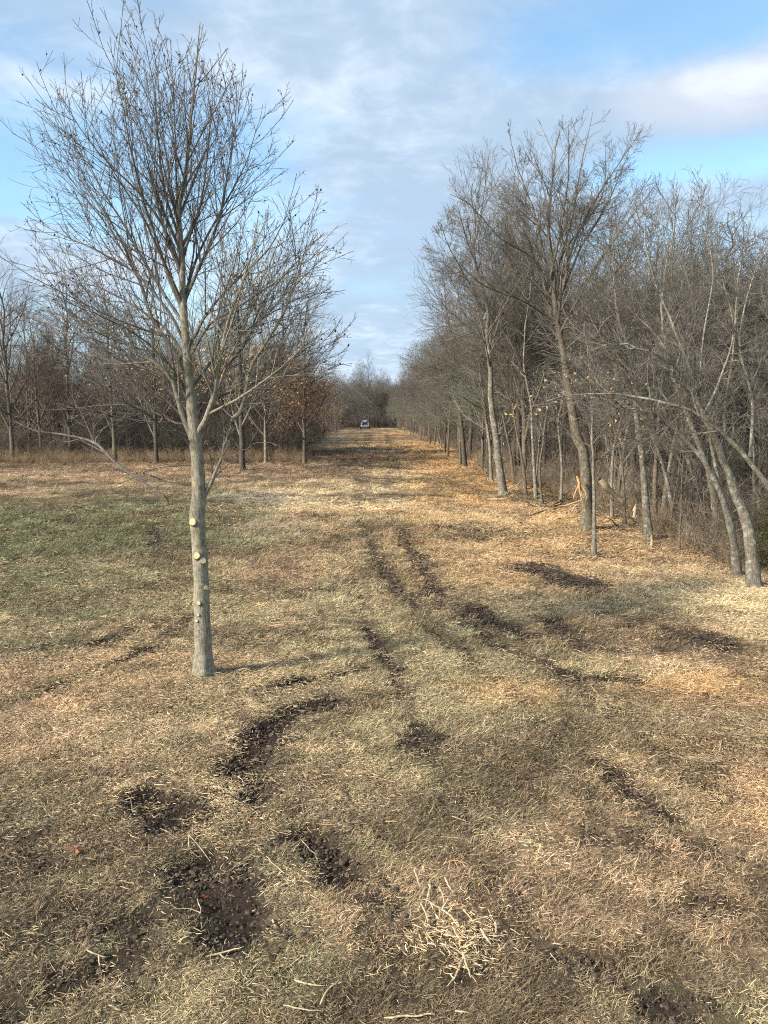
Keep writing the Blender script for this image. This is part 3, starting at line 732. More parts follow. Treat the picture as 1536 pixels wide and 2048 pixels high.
guided_tree([(1431, 1108), (1431, 1030), (1422, 963), (1404, 905), (1380, 840), (1350, 750), (1335, 640), (1345, 520), (1370, 410)], .5, 17,
    'upright grey trunk behind the two leaning ones at the right edge', M_PALE, M_TWIG, cr(11, .34, 42, 3, .52, .04, .1, .003, .85), 28)
guided_tree([(1475, 1150), (1462, 1052), (1440, 980), (1413, 927), (1377, 873), (1332, 838), (1290, 825), (1248, 822), (1190, 805)], -.2, 21,
    'thin tree arching left over the chips, second from the right edge', M_PALE, M_TWIG, cr(11, .26, 50, 3, .52, .04, .12, .003, .8), 29,
    side=[([(1440, 980), (1420, 880), (1400, 780), (1405, 660), (1420, 540), (1400, 440)], (0, .8), 11)])
guided_tree([(1508, 1174), (1498, 1074), (1475, 1003), (1452, 936), (1422, 873), (1386, 806), (1341, 753), (1297, 722), (1230, 716), (1160, 722)], -.3, 31,
    'lichen-spotted trunk at the right edge leaning left in a long arch', M_PALE, M_TWIG, cr(15, .24, 50, 3, .50, .05, .12, .0030, .8), 30,
    side=[([(1422, 873), (1392, 770), (1350, 660), (1310, 560), (1290, 470), (1300, 400)], (-.1, .5), 12), ([(1452, 936), (1450, 820), (1470, 700), (1480, 560), (1510, 430)], (0, 1.0), 11), ([(1360, 780), (1330, 800), (1290, 800), (1250, 770), (1200, 760)], (-.3, -.9), 7)])
guided_tree([(1640, 1190), (1590, 1060), (1536, 963), (1475, 887), (1408, 829), (1341, 802), (1252, 782), (1163, 786), (1110, 800)], -.2, 21,
    'pale limb reaching in from beyond the right edge, low across the wood', M_PALE, M_TWIG, cr(13, .22, 52, 3, .48, .04, .13, .003, .8), 31,
    side=[([(1500, 915), (1505, 800), (1480, 690), (1500, 580), (1536, 480)], (0, .8), 11), ([(1408, 829), (1440, 760), (1470, 660), (1450, 560)], (0, .4), 8)])
guided_tree([(1600, 1150), (1560, 900), (1530, 740), (1520, 680), (1545, 620), (1540, 580)], .8, 24,
    'grey tree half outside the frame at the upper right', M_PALE, M_TWIG, cr(20, .20, 45, 3, .35), 32, side=[([(1545, 820), (1490, 720), (1470, 640), (1450, 580), (1440, 540)], (.4, -.5), 10)])
guided_tree([(1412, 1088), (1400, 1000), (1382, 930), (1350, 850), (1300, 770), (1240, 700), (1180, 640)], -.1, 14, 'pale trunk leaning left behind the two arching ones at the right', M_PALE, M_TWIG, cr(12, .30, 46, 3, .42), 51)
guided_tree([(1350, 1068), (1340, 990), (1318, 910), (1285, 840), (1240, 760), (1200, 690), (1150, 600)], .2, 11, 'slim grey trunk leaning left from the foot of the near-black trunk', M_PALE, M_TWIG, cr(10, .32, 44, 3, .45), 52)
guided_tree([(1250, 1056), (1246, 960), (1236, 880), (1216, 800), (1196, 720), (1180, 640)], .3, 8, 'slim dark stem with rusty leaves between tallest tree and pale straight tree', M_TRUNK, M_TWIG, cr(14, .42, 50, 2, .35), 53, leaves=320, leafm=M_LEAF, leafh=(.5, 1.1), lsize=.085)
guided_tree([(1122, 1010), (1124, 930), (1120, 850), (1135, 770), (1150, 700)], .3, 8, 'slim pale stem just left of the tallest tree', M_PALE, M_TWIG, cr(8, .34, 42, 2, .45), 54)
guided_tree([(1225, 1040), (1222, 960), (1230, 880), (1260, 780), (1290, 690), (1320, 600)], .6, 9, 'slim pale stem leaning right behind the small straight tree', M_PALE, M_TWIG, cr(9, .34, 42, 2, .45), 55)
guided_tree([(1052, 990), (1046, 930), (1030, 860), (1020, 790), (1024, 700)], .3, 8, 'slim stem second right of the slim pale trunk', M_TRUNK, M_TWIG, cr(8, .34, 42, 2, .45), 56)
guided_tree([(930, 936), (924, 870), (915, 810), (905, 760), (900, 700), (890, 640), (880, 560)], .2, 12, 'dark thin trunk first in the receding right-hand row', M_DARK, M_TWIG, cr(12, .42, 44, 3, .35, .05, .1, .007), 33)
guided_tree([(1072, 1000), (1068, 930), (1064, 860), (1060, 800), (1050, 740), (1048, 660), (1060, 560)], .3, 9, 'slender pale stem standing over the broken branches', M_PALE, M_TWIG, cr(9, .36, 40, 2, .4), 34)
guided_tree([(1028, 968), (1020, 900), (1008, 850), (1000, 800), (985, 740)], .3, 8, 'small leaning stem just behind the slim pale trunk', M_TRUNK, M_TWIG, cr(8, .36, 40, 2, .4), 35)
guided_tree([(1085, 1012), (1080, 940), (1090, 870), (1100, 810), (1095, 740)], .3, 7, 'thin stem right of the slender pale one', M_TRUNK, M_TWIG, cr(8, .36, 40, 2, .4), 36)
guided_tree([(1372, 1095), (1374, 1040), (1376, 1000), (1384, 970), (1398, 935)], .2, 4.5, 'little forked sapling in the gap before the black trunk', M_PALE, M_TWIG, cr(7, .4, 45, 2, .3), 37)

# --- protos for the many
woods = [simple_tree(100 + i, H, r0, cl, sp, ang, up, lean, fk, mt, mc, tip, 3, n1, gn=gn, dens=.95) for i, (H, r0, cl, sp, ang, up, lean, fk, mt, mc, tip, n1, gn) in enumerate([
    (10.5, .13, .24, .44, 48, .035, (-.06, 0), 2, M_TRUNK, M_TWIG, .0065, 15, .09),
    (9.0, .10, .22, .46, 55, .03, (-.14, .02), 1, M_PALE, M_TWIGG, .006, 23, .11),
    (11.5, .15, .26, .42, 46, .04, (.04, .03), 3, M_DARK, M_TWIGR, .007, 14, .08),
    (8.0, .08, .22, .50, 55, .02, (-.22, 0), 1, M_PALE, M_TWIGG, .0055, 22, .12),
    (9.8, .11, .26, .46, 50, .03, (.10, 0), 2, M_TRUNK, M_TWIG, .0065, 14, .1),
    (10.8, .10, .28, .40, 42, .04, (0, 0), 1, M_DARK, M_TWIG, .006, 24, .08)])]
plant = [simple_tree(200 + i, H, r0, 12 / 100, .36, 38, .05, (0, 0), 1, mt, mc, .006, 3, n1, leaves=lv_, leafm=lm, gn=.06, dens=.76, leafh=(.10, .50), lsize=.12) for i, (H, r0, mt, mc, n1, lv_, lm) in enumerate([
    (13.6, .16, M_TRUNK, M_TWIGR, 30, 0, None), (12.6, .14, M_PALE, M_TWIG, 28, 350, M_LEAFY), (13.8, .17, M_DARK, M_TWIG, 28, 900, M_LEAFY), (11.0, .14, M_TRUNK, M_TWIGR, 30, 1900, M_LEAF)])]
sap = [simple_tree(300 + i, H, .03, .25, .4, 38, .06, ln, 1, mt, M_TWIG, .005, 1, 12, gn=.1, name='sapling') for i, (H, mt, ln) in enumerate([(3.6, M_PALE, (.08, 0)), (4.6, M_TRUNK, (-.1, 0)), (5.6, M_DARK, (.02, .02))])]

def px_of(x, y): return 768 + F * x / (y * math.cos(PITCH) + 1e-6)
PW = ['grey forked', 'pale slightly leaning', 'dark many-limbed', 'slender strongly leaning', 'grey right-leaning', 'dark straight']
PLW = ['tall brown', 'pale tan-leaved', 'dark tan-leaved', 'rust-leaved']
def where_right(x, y):
    p = px_of(x, y)
    for lim, w in ((1000, 'left of the slim pale trunk'), (1110, 'between slim pale trunk and tallest tree'), (1230, 'right behind the tallest tree'), (1300, 'behind the pale straight tree'), (1400, 'behind the near-black trunk')):
        if p < lim: return w
    return 'behind the leaning right-edge trunks'
def where_left(x, y):
    p = px_of(x, y)
    for lim, w in ((70, 'at the far left edge'), (180, 'behind the tall slim leader tree'), (290, 'behind the drooping dark trunk'), (360, 'behind the stout dark trunk'), (450, 'hidden behind the front tree'), (550, 'behind the thick-trunked tree')):
        if p < lim: return w
    return 'behind the rust-leaved tree'
rp = random.Random(5)
# left plantation: trunks that can be picked out, by picture position of the foot
left_named = [
    (485, 941, 2, 1.0, 'thick-trunked tree nearest the clearing left of the path, right of the front tree'),
    (532, 926, 1, .92, 'pale-trunked tree right of the thick-trunked tree, tan leaves low down'),
    (566, 913, 2, 1.0, 'dark-trunked tree left of the rust-leaved one, tan leaves low on it'),
    (609, 928, 3, .98, 'rust-leaved slim straight tree at the mouth of the path'),
    (313, 926, 2, .95, 'stout dark trunk at the meadow edge just left of the front tree'),
    (230, 922, 0, 1.0, 'dark trunk at the meadow edge with drooping twigs, middle of the left wood'),
    (142, 915, 0, 1.1, 'tall slim leader tree in the left wood above the brown grass'),
    (62, 912, 1, .95, 'pale thin-trunked tree near the left edge with few tan leaves'),
    (26, 922, 0, 1.06, 'double-looking grey tree at the far left edge of the photo'),
    (560, 893, 0, .9, 'slim tree set back behind the dark-trunked one'),
    (388, 905, 2, 1.0, 'tree hidden right behind the front tree trunk'),
    (450, 905, 0, 1.0, 'set-back tree between front tree and thick-trunked tree'),
    (671, 872, 1, .8, 'thin pale tree farthest along the left side of the path'),
    (180, 900, 3, .9, 'rust-leaved tree standing back in the left wood'),
    (275, 902, 1, .95, 'tan-leaved tree standing back left of the front tree'),
    (100, 900, 3, .85, 'low rust-leaved tree near the left edge'),
    (345, 898, 3, .85, 'rust-leaved tree set back behind the stout dark trunk'),
    (588, 902, 3, .8, 'rust-leaved tree just left of and behind the slim straight one'),
    (645, 880, 3, .78, 'rust-leaved tree beside the path, farther than the slim straight one'),
    (505, 893, 3, .8, 'rust-leaved tree set back between the left row trunks'),
]
for px, py, k, s, lab in left_named:
    x, y = gp(px, py); place(plant[k], x, y, rp.uniform(0, 6.28), s * .96, lab)
n_ = 0
for i in range(48):
    y = rp.uniform(56, 105); x0 = -5.5 - .045 * (y - 50); x = x0 - abs(rp.gauss(0, 1)) * 18 - 1
    if x < -.56 * y - 3: continue
    k = rp.choice([0, 0, 1, 2, 0, 3]); j = rp.choice([0, 2, 4, 5]); pl_ = rp.random() < .6
    place(plant[k] if pl_ else woods[j], x, y, rp.uniform(0, 6.28), rp.uniform(.66, .94), '%s tree deep in the left wood, %s' % (PLW[k] if pl_ else PW[j], where_left(x, y)), group='trees deep in the left wood'); n_ += 1
for i in range(16):
    y = 85 + i * 6.5 + rp.uniform(-2, 2); x = -8.8 - .012 * (y - 85) - rp.uniform(0, 2.5)
    place(rp.choice([plant[0], plant[1], woods[0], woods[5]]), x, y, rp.uniform(0, 6.28), rp.uniform(.6, .85), 'bare tree in the receding left-hand row along the path', group='receding left row')
# right edge row and the wood behind it
ORD = ['first', 'second', 'third', 'fourth', 'fifth', 'sixth', 'seventh', 'eighth', 'ninth', 'tenth', 'eleventh', 'twelfth']
KINDW = ['grey forked', 'pale slightly leaning', 'dark many-limbed', 'slender strongly leaning', 'grey right-leaning', 'dark straight']
def row_label(k):
    if k >= 12: return '%s tree far down the receding right-hand row along the path' % KINDW[k % 6]
    if k < 12: return '%s tree, %s in the receding row beyond the slim pale trunk' % (KINDW[k % 6], ORD[k])
    return 'bare tree far down the receding right-hand row along the path'
y = 33.0; ki = 0
while y < 188:
    ex = 5.3 + .25 * math.sin(y * .5) - max(0, (y - 90)) * .020
    place(woods[ki % 6], ex + rp.uniform(-.5, 1.3), y, rp.gauss(0, .9), rp.uniform(.62, 1.0), row_label(ki), group='receding right row')
    ki += 1; y += rp.uniform(1.3, 2.2) * (1 + y / 90)
for i in range(70):
    y = 16 + 85 * rp.random() ** 1.5; y = max(y, 21.5); ex = 7.3 if y < 30 else 5.8
    x = ex + rp.random() ** 1.2 * (5 + .55 * y)
    if x > .56 * y + 4 or (y < 22 and x < 8.8): continue
    k = rp.randrange(6); place(woods[k], x, y, rp.gauss(0, 1.2), rp.uniform(.62, .88) if y < 34 else rp.uniform(.75, 1.0), '%s tree in the right wood, %s' % (PW[k], where_right(x, y)), group='trees deep in the right wood')
for i in range(88):
    y = 17 + 40 * rp.random() ** 1.3; ex = 6.6 if y < 30 else 5.6
    x = ex + rp.random() * (2 + .25 * y)
    if x > .54 * y + 2: continue
    place(rp.choice(sap), x, y, rp.uniform(0, 6.28), rp.uniform(.7, 1.4), 'thin bare sapling in the right wood, ' + where_right(x, y), group='saplings in the right wood')
for i in range(18):
    y = rp.uniform(50, 75); x = -5.6 - rp.random() * 26
    place(rp.choice(sap), x, y, rp.uniform(0, 6.28), rp.uniform(.8, 1.2), 'thin bare sapling at the foot of the left-hand wood', group='saplings in the left wood')
# the wood that closes the path
fx, fy = gp(722, 858)
place(woods[5], at(738, 850, 196)[0], 196, .4, 1.62, 'lone tree with a fan top rising above the wood closing the path')
for i in range(46):
    y = rp.uniform(200, 245); x = -34 + i * 1.35 + rp.uniform(-.8, .8)
    place(woods[i % 6], x, y, rp.uniform(0, 6.28), rp.uniform(1.0, 1.3), '%s tree in the wood closing the path, %s of the loader' % (PW[i % 6], 'left' if x < -5 else 'right'), group='trees at the end of the path')

# ------------------------------------------------------------------ shrubs
def bush(name, n, rx, ry, h, size, m, seed, label, x, y, stems=10, droop=0.0):
    r = np.random.default_rng(seed); root = empty(name, (x, y, z0(x, y))); tag(root, label, 'shrub')
    u = r.normal(0, 1, (n, 3)); u /= np.linalg.norm(u, axis=1, keepdims=True)
    rad = r.random(n) ** .45; lump = .72 + .45 * np.array([math.sin(3 * a + 2 * b) * math.cos(4 * b + a) for a, b in zip(np.arctan2(u[:, 1], u[:, 0]), u[:, 2])])
    p = u * rad[:, None] * lump[:, None] * np.array([rx, ry, h * .55]) + np.array([0, 0, h * .5]); p[:, 2] = np.maximum(p[:, 2], .04)
    V, Qd = leaf_cards(r, p, size, droop)
    part('foliage', mesh_from('foliage', V, Qd, False, [m]), root)
    P = np.zeros((stems, 5, 3)); d = r.normal(0, 1, (stems, 2)); s = np.linspace(0, 1, 5)
    P[:, :, 0] = d[:, :1] * rx * .4 * s; P[:, :, 1] = d[:, 1:] * ry * .4 * s; P[:, :, 2] = (h * r.uniform(.6, .95, stems))[:, None] * s - .05
    a = Acc(); a.tubes(P, np.tile(.035 * (1 - s * .8), (stems, 1)), 5); part('stems', a.mesh('stems', M_DARK), root)
    return root
x, y = gp(630, 878); bush('rust_bush', 5200, 1.7, 1.5, 2.8, .15, M_RUST, 5, 'rust-red leafy bush beside the path at the foot of the left wood', x, y, 12)
for px, py, w, h, lab in [(40, 893, 2.4, 4.6, 'dark evergreen cedar near the left edge behind the pale trunks'), (668, 858, 3.0, 6.5, 'dark green cedar at the far left of the path mouth'), (290, 893, 2.0, 3.8, 'dark evergreen low behind the meadow edge left of the front tree')]:
    x, y = gp(px, py); bush('cedar', 6000, w, w, h, .22, M_CEDAR, int(px), lab, x, y, 6)
x, y = gp(1560, 1150); bush('olive_cedar', 5200, .75, .75, 2.0, .05, M_OLIVE, 9, 'olive green cedar bush cut off by the right edge of the photo', x + .2, y + .2, 6)

# ------------------------------------------------------------------ the tracked loader far down the path
def box(V, Qs, c, s):
    n = len(V); x, y, z = c; a, b_, h = s[0] / 2, s[1] / 2, s[2] / 2
    V += [(x + i * a, y + j * b_, z + k * h) for k in (-1, 1) for (i, j) in ((-1, -1), (1, -1), (1, 1), (-1, 1))]
    Qs += [tuple(n + q for q in f) for f in ((3, 2, 1, 0), (4, 5, 6, 7), (0, 1, 5, 4), (1, 2, 6, 5), (2, 3, 7, 6), (3, 0, 4, 7))]
def boxes(name, lst, m, parent, bev=.03):
    V = []; Qs = []
    for c, s in lst: box(V, Qs, c, s)
    o = part(name, mesh_from(name, V, Qs, False, [m]), parent)
    if bev:
        md = o.modifiers.new('bevel', 'BEVEL'); md.width = bev; md.segments = 2
    return o
def loader():
    x, y = gp(730, 858.5)
    root = empty('skid_steer', (x, y, z0(x, y))); tag(root, 'small white and black tracked loader parked at the far end of the cleared path', 'loader')
    for s in (-1, 1):
        n = 18; V = []; Qs = []     # a track: flattened loop with depth
        for i in range(n):
            t = i * 2 * math.pi / n; yy = math.copysign(min(abs(math.cos(t)) ** .6, 1) * .95, math.cos(t)); zz = .36 + math.copysign(abs(math.sin(t)) ** .6 * .36, math.sin(t))
            V += [(s * .95 - .2, yy, zz), (s * .95 + .2, yy, zz)]
        for i in range(n): j = (i + 1) % n; Qs.append((2 * i, 2 * i + 1, 2 * j + 1, 2 * j))
        for side in (0, 1):
            for i in range(1, n // 2):
                a_, b_ = i, i + 1 if i + 1 <= n // 2 else i
                Qs.append(tuple(2 * q + side for q in ((i - 1, i, (n - i) % n, (n - i + 1) % n) if side else ((n - i + 1) % n, (n - i) % n, i, i - 1))))
        part('track', mesh_from('track', V, Qs, False, [M_BLACK]), root)
        boxes('loader_arm', [((s * .78, .2, 1.35), (.16, 2.3, .2)), ((s * .78, -1.0, 1.0), (.16, .2, .9))], M_WHITE, root)
        boxes('headlight', [((s * .42, -.78, 2.02), (.2, .06, .12))], M_LAMP, root, .01)
        boxes('fender', [((s * .80, -.1, .82), (.42, 1.7, .10))], M_WHITE, root)
    boxes('body', [((0, .3, .75), (1.3, 1.9, .7)), ((0, .95, 1.2), (1.3, .6, .5))], M_STEEL, root)
    cab = boxes('cab', [((0, .1, 2.0), (1.1, 1.3, .10)), ((-.5, -.5, 1.5), (.08, .08, .95)), ((.5, -.5, 1.5), (.08, .08, .95)), ((-.5, .65, 1.5), (.08, .08, .95)), ((.5, .65, 1.5), (.08, .08, .95))], M_WHITE, root)
    boxes('window', [((0, -.48, 1.5), (.9, .03, .85))], M_GLASS, root, 0)
    boxes('bonnet', [((0, -.62, 1.75), (.62, .10, .34))], M_WHITE, root)
    boxes('bumper', [((0, -1.0, .72), (1.2, .14, .22))], M_WHITE, root)
    boxes('bucket', [((0, -1.35, .18), (1.9, .10, .45)), ((0, -1.6, .02), (1.9, .55, .06)), ((-.93, -1.55, .18), (.05, .45, .4)), ((.93, -1.55, .18), (.05, .45, .4))], M_STEEL, root)
    return root
loader()

# ------------------------------------------------------------------ torn wood in and before the right-hand wood
def stick(name, pts, w0, w1, m, label, cat, lift=0.0, forks=(), group=None, N=10, seed=0, flat=1.0, onground=True, yref=None, jag=0.0):
    """a bent tapering stick; pts are picture points; on the ground unless yref gives its distance (then raised like the photo shows)"""
    r = np.random.default_rng(seed + int(pts[0][0]) * 7 + int(pts[0][1]))
    def world(p, i, n):
        if yref is None:
            x, y = gp(*p[:2]); return (x, y, z0(x, y) + lift + (p[2] if len(p) > 2 else 0))
        yy = yref[0] + (yref[1] - yref[0]) * i / max(n - 1, 1); return at(p[0], p[1], yy)
    q = [world(p, i, len(pts)) for i, p in enumerate(pts)]; b0 = np.array(q[0]); P = smooth_path(q, N) - b0
    L = np.linalg.norm(P[-1]); P[1:-1] += r.normal(0, L * .012, (N - 2, 3)) * np.array([1, 1, .4])
    root_r = np.linspace(w0, w1, N) * (1 + r.normal(0, .08 + jag, N)); root_r[0] *= .55; root_r[-1] *= .4
    fl = .5 if name == 'wood_splinter' else 1.0
    a = Acc(); a.tubes(P[None], np.abs(root_r)[None], 6, fl)
    for t, dpx, dpy, f in forks:
        i = int(t * (N - 1)); s0 = P[i]; e = np.array(world((dpx, dpy), 1, 2)) - b0
        mid = (s0 + e) / 2 + r.normal(0, np.linalg.norm(e - s0) * .08, 3) * np.array([1, 1, .3])
        p2 = smooth_path([s0, mid, e], 7); a.tubes(p2[None], (np.linspace(w0 * f, w1 * .6, 7) * np.r_[np.ones(6), .3])[None], 5, fl)
    o = link(name, a.mesh(name, m)); o.location = b0
    tag(o, label, cat, group)
    return o
Y0 = gp(1176, 1060)[1]
stick('torn_limb', [(1200, 958), (1212, 975), (1226, 985), (1240, 1000), (1262, 1020)], .09, .03, M_SPLIT, 'broken limb with a bright split face leaning right of the tall tree trunk', 'broken branch', yref=(Y0 - .4, Y0), jag=.15)
stick('torn_limb', [(1195, 960), (1204, 975), (1222, 1000), (1244, 1024), (1270, 1040), (1281, 1048)], .016, .028, M_PALE, 'long pale fallen branch sloping down right to the pale straight tree', 'branch', yref=(Y0 - .8, Y0 - .6), forks=[(.45, 1212, 1012, .5), (.7, 1238, 1058, .5), (.9, 1276, 1030, .5)])
stick('splintered_stub', [(1154, 952), (1158, 968), (1150, 985), (1147, 998)], .035, .012, M_SPLITO, 'orange splintered strip hanging on the left face of the tall tree trunk', 'broken branch', yref=(Y0 - .5, Y0 - .6), jag=.2, forks=[(.3, 1171, 1020, .8), (.35, 1160, 1006, .6)])
stick('splintered_stub', [(1163, 970), (1171, 985), (1172, 1010), (1166, 1030)], .022, .008, M_SPLITO, 'long thin peeled bark strip hanging beside the orange splintered one', 'broken branch', yref=(Y0 - .55, Y0 - .6), jag=.2)
stick('splintered_stub', [(1303, 1093), (1304, 1080), (1303, 1070)], .045, .02, M_CUT, 'short white splintered stub sticking up at the foot of the pale straight tree', 'stump', yref=(gp(1303, 1093)[1], gp(1303, 1093)[1]), jag=.2)
stick('torn_limb', [(1268, 1036), (1270, 1018), (1271, 1008)], .05, .035, M_SPLIT, 'short upright broken stub with yellow top in the shade of the wood', 'stump', yref=(Y0, Y0), jag=.2)
stick('torn_limb', [(1392, 982), (1372, 957), (1350, 950), (1328, 942)], .035, .018, M_PALE, 'pale broken limb pointing left before the black trunk, upper one', 'branch', yref=(Y0 - 2.5, Y0 - 2.6), forks=[(.4, 1400, 950, .6)])
stick('torn_limb', [(1384, 975), (1360, 980), (1345, 983), (1334, 980)], .03, .022, M_PALE, 'short curved pale broken limb below the upper one before the black trunk', 'branch', yref=(Y0 - 2.0, Y0 - 2.1))
stick('torn_limb', [(1400, 935), (1376, 910), (1352, 905), (1333, 902)], .028, .012, M_PALE, 'thin torn branch end pointing left above the black trunk foot', 'branch', yref=(Y0 - 2.8, Y0 - 2.9))
logs = [([(1075, 1012), (1110, 1018), (1145, 1005)], .035, 'lowest dark log in the brush pile left of the tall tree'),
        ([(1100, 1030), (1130, 1000), (1160, 990)], .03, 'brown log leaning up right in the brush pile left of the tall tree'),
        ([(1120, 1015), (1150, 1022), (1170, 1035)], .028, 'orange-brown broken log end at the tall tree foot'),
        ([(1025, 1030), (1060, 1035), (1095, 1028)], .028, 'thin curved branch lying before the brush pile, left end'),
        ([(1000, 978), (1045, 984), (1090, 975)], .03, 'thin long branch lying behind the slim pale trunk'),
        ([(1215, 1015), (1245, 1000), (1275, 985)], .045, 'dark torn log leaning up right behind the small straight tree'),
        ([(1230, 1040), (1255, 1035), (1285, 1028)], .05, 'dark log on the ground behind the long pale fallen branch'),
        ([(975, 1000), (1010, 1003), (1035, 998)], .02, 'pale stick at the foot of the slim pale trunk'),
        ([(955, 932), (975, 948), (990, 955)], .05, 'pale broken branch leaning at the wood edge beyond the slim pale trunk'),
        ([(800, 856), (815, 858), (835, 857)], .12, 'pale log lying far down the right-hand edge of the path')]
pr = random.Random(3)
for k in range(26):
    px0 = pr.uniform(1000, 1240); py0 = 985 + (px0 - 1000) * .28 + pr.uniform(-8, 16); dx_ = pr.uniform(20, 60) * pr.choice((-1, 1)); dy_ = pr.uniform(-9, 9)
    stick('brushwood', [(px0, py0, .03), (px0 + dx_ * .5, py0 + dy_, pr.uniform(.05, .35)), (px0 + dx_, py0 + dy_ * 1.4, pr.uniform(.03, .5))], pr.uniform(.010, .022), .005, [M_TRUNK, M_PALE, M_DARK, M_SPLIT][k % 4],
          'broken stick in the loose brushwood left of the tallest tree', 'stick', group='brushwood at the right wood edge', forks=[(.5, px0 + dx_ * .9, py0 + dy_ - 8, .6)], seed=300 + k)
for k, (pts, w, lab) in enumerate(logs):
    n = len(pts); pts = [(p[0], p[1], .05 + (.25 if k in (1, 2, 5) else .05) * i) for i, p in enumerate(pts)]
    stick('fallen_branch', pts, w, w * .55, [M_DARK, M_TRUNK, M_SPLITO, M_TRUNK, M_TRUNK, M_DARK, M_DARK, M_SPLIT, M_PALE, M_SPLIT][k], lab, 'branch', seed=k)

# ------------------------------------------------------------------ torn splinters lying in the foreground, picked out one by one
sp = [
    ([(320, 1648), (355, 1668), (385, 1690), (420, 1715)], .010, .005, 'long thin forked twig lying across the bare hollow at lower left', [(.6, 400, 1712, .8), (.8, 428, 1706, .7)]),
    ([(420, 1925), (455, 1915), (488, 1910)], .013, .006, 'straight tan splinter low down left of centre', [(.3, 470, 1932, .6)]),
    ([(588, 1965), (620, 1975), (650, 1980)], .011, .006, 'pale bent splinter near the bottom edge, left piece of the angle', [(.5, 616, 1962, .7)]),
    ([(640, 2018), (655, 1990), (678, 1970)], .010, .005, 'pale splinter near the bottom edge slanting up right, right piece of the angle', []),
    ([(566, 2020), (605, 2028), (645, 2030)], .009, .005, 'flat pale sliver on the bottom edge under the angled pair', []),
    ([(175, 1920), (200, 1922), (216, 1920)], .012, .006, 'short forked pale splinter in the lower left grass', [(.6, 200, 1936, .8)]),
    ([(395, 1795), (402, 1830), (385, 1850), (362, 1880)], .009, .004, 'upright-looking pale forked twig left of the dark rutted hollow', [(.5, 350, 1828, .8)]),
    ([(545, 1843), (552, 1865)], .010, .006, 'small pale splinter below the ribbed track print', []),
    ([(532, 1728), (560, 1750), (585, 1768)], .006, .004, 'thin curved twig right of the ribbed track print', []),
    ([(600, 1670), (625, 1700), (640, 1735)], .007, .004, 'thin pale twig on the rim of the right-hand hollow', []),
    ([(392, 1580), (440, 1592), (490, 1610)], .014, .006, 'long pale shredded strip on the ridge between the two hollows', [(.5, 470, 1588, .7), (.3, 450, 1602, .7)]),
    ([(235, 1605), (262, 1600), (245, 1590)], .012, .006, 'pale shredded knot of wood on the left rim of the hollow', [(.5, 266, 1618, .8)]),
    ([(1310, 1592), (1355, 1580), (1405, 1572)], .014, .005, 'long straight pale splinter lying on the right', [(.7, 1400, 1560, .6), (.5, 1372, 1590, .6)]),
    ([(1437, 1528), (1440, 1492), (1470, 1475), (1500, 1480)], .012, .006, 'curved forked root-like twig at the right', [(.5, 1450, 1510, .7)]),
    ([(882, 1735), (912, 1728), (935, 1745)], .010, .004, 'small forked orange-tipped splinter above the heap of splinters', [(.3, 925, 1722, .9), (.5, 918, 1750, .8)]),
    ([(903, 1647), (932, 1652)], .011, .006, 'short pale chip above centre of the lower ground', []),
    ([(770, 1652), (795, 1652)], .012, .007, 'short orange chip left of the pale one', []),
    ([(1105, 1887), (1126, 1890)], .009, .006, 'small white chip in the dark patch at lower right', []),
    ([(1100, 1908), (1115, 1930)], .005, .004, 'thin curled twig below the small white chip', []),
    ([(910, 2032), (936, 2034)], .013, .009, 'short thick pale chip at the bottom edge', []),
    ([(768, 2046), (830, 2042), (870, 2040)], .014, .009, 'long pale splinter cut by the bottom edge, left of the thick chip', []),
    ([(740, 1560), (790, 1568), (830, 1562)], .009, .004, 'thin tan twig lying level right of the shredded patch', []),
    ([(715, 1385), (760, 1392)], .006, .004, 'thin dark twig by the faint middle rut', []),
    ([(1180, 1374), (1200, 1398)], .009, .006, 'pale splinter just below the black patch right of centre', []),
    ([(1215, 1412), (1250, 1422)], .009, .005, 'second pale splinter below the black patch, the flatter one', []),
    ([(905, 1422), (912, 1440)], .008, .005, 'small upright chip in the middle ground', []),
    ([(395, 1430), (420, 1428), (433, 1432)], .014, .008, 'flat pale chip in front of the front tree foot', []),
    ([(424, 1362), (445, 1350), (462, 1345)], .018, .008, 'thick curved splinter leaning on the front tree foot', []),
    ([(455, 1388), (480, 1386), (495, 1362)], .012, .006, 'bow-shaped splinter right of the front tree foot', []),
]
for k, (pts, w0, w1, lab, fk) in enumerate(sp):
    pts = [(p[0], p[1], .012) for p in pts]
    stick('wood_splinter', pts, w0 * .62, w1 * .55, M_SPLIT if k not in (14, 16, 22) else M_SPLITO, lab, 'splinter', lift=.012, forks=fk, seed=40 + k, N=8)
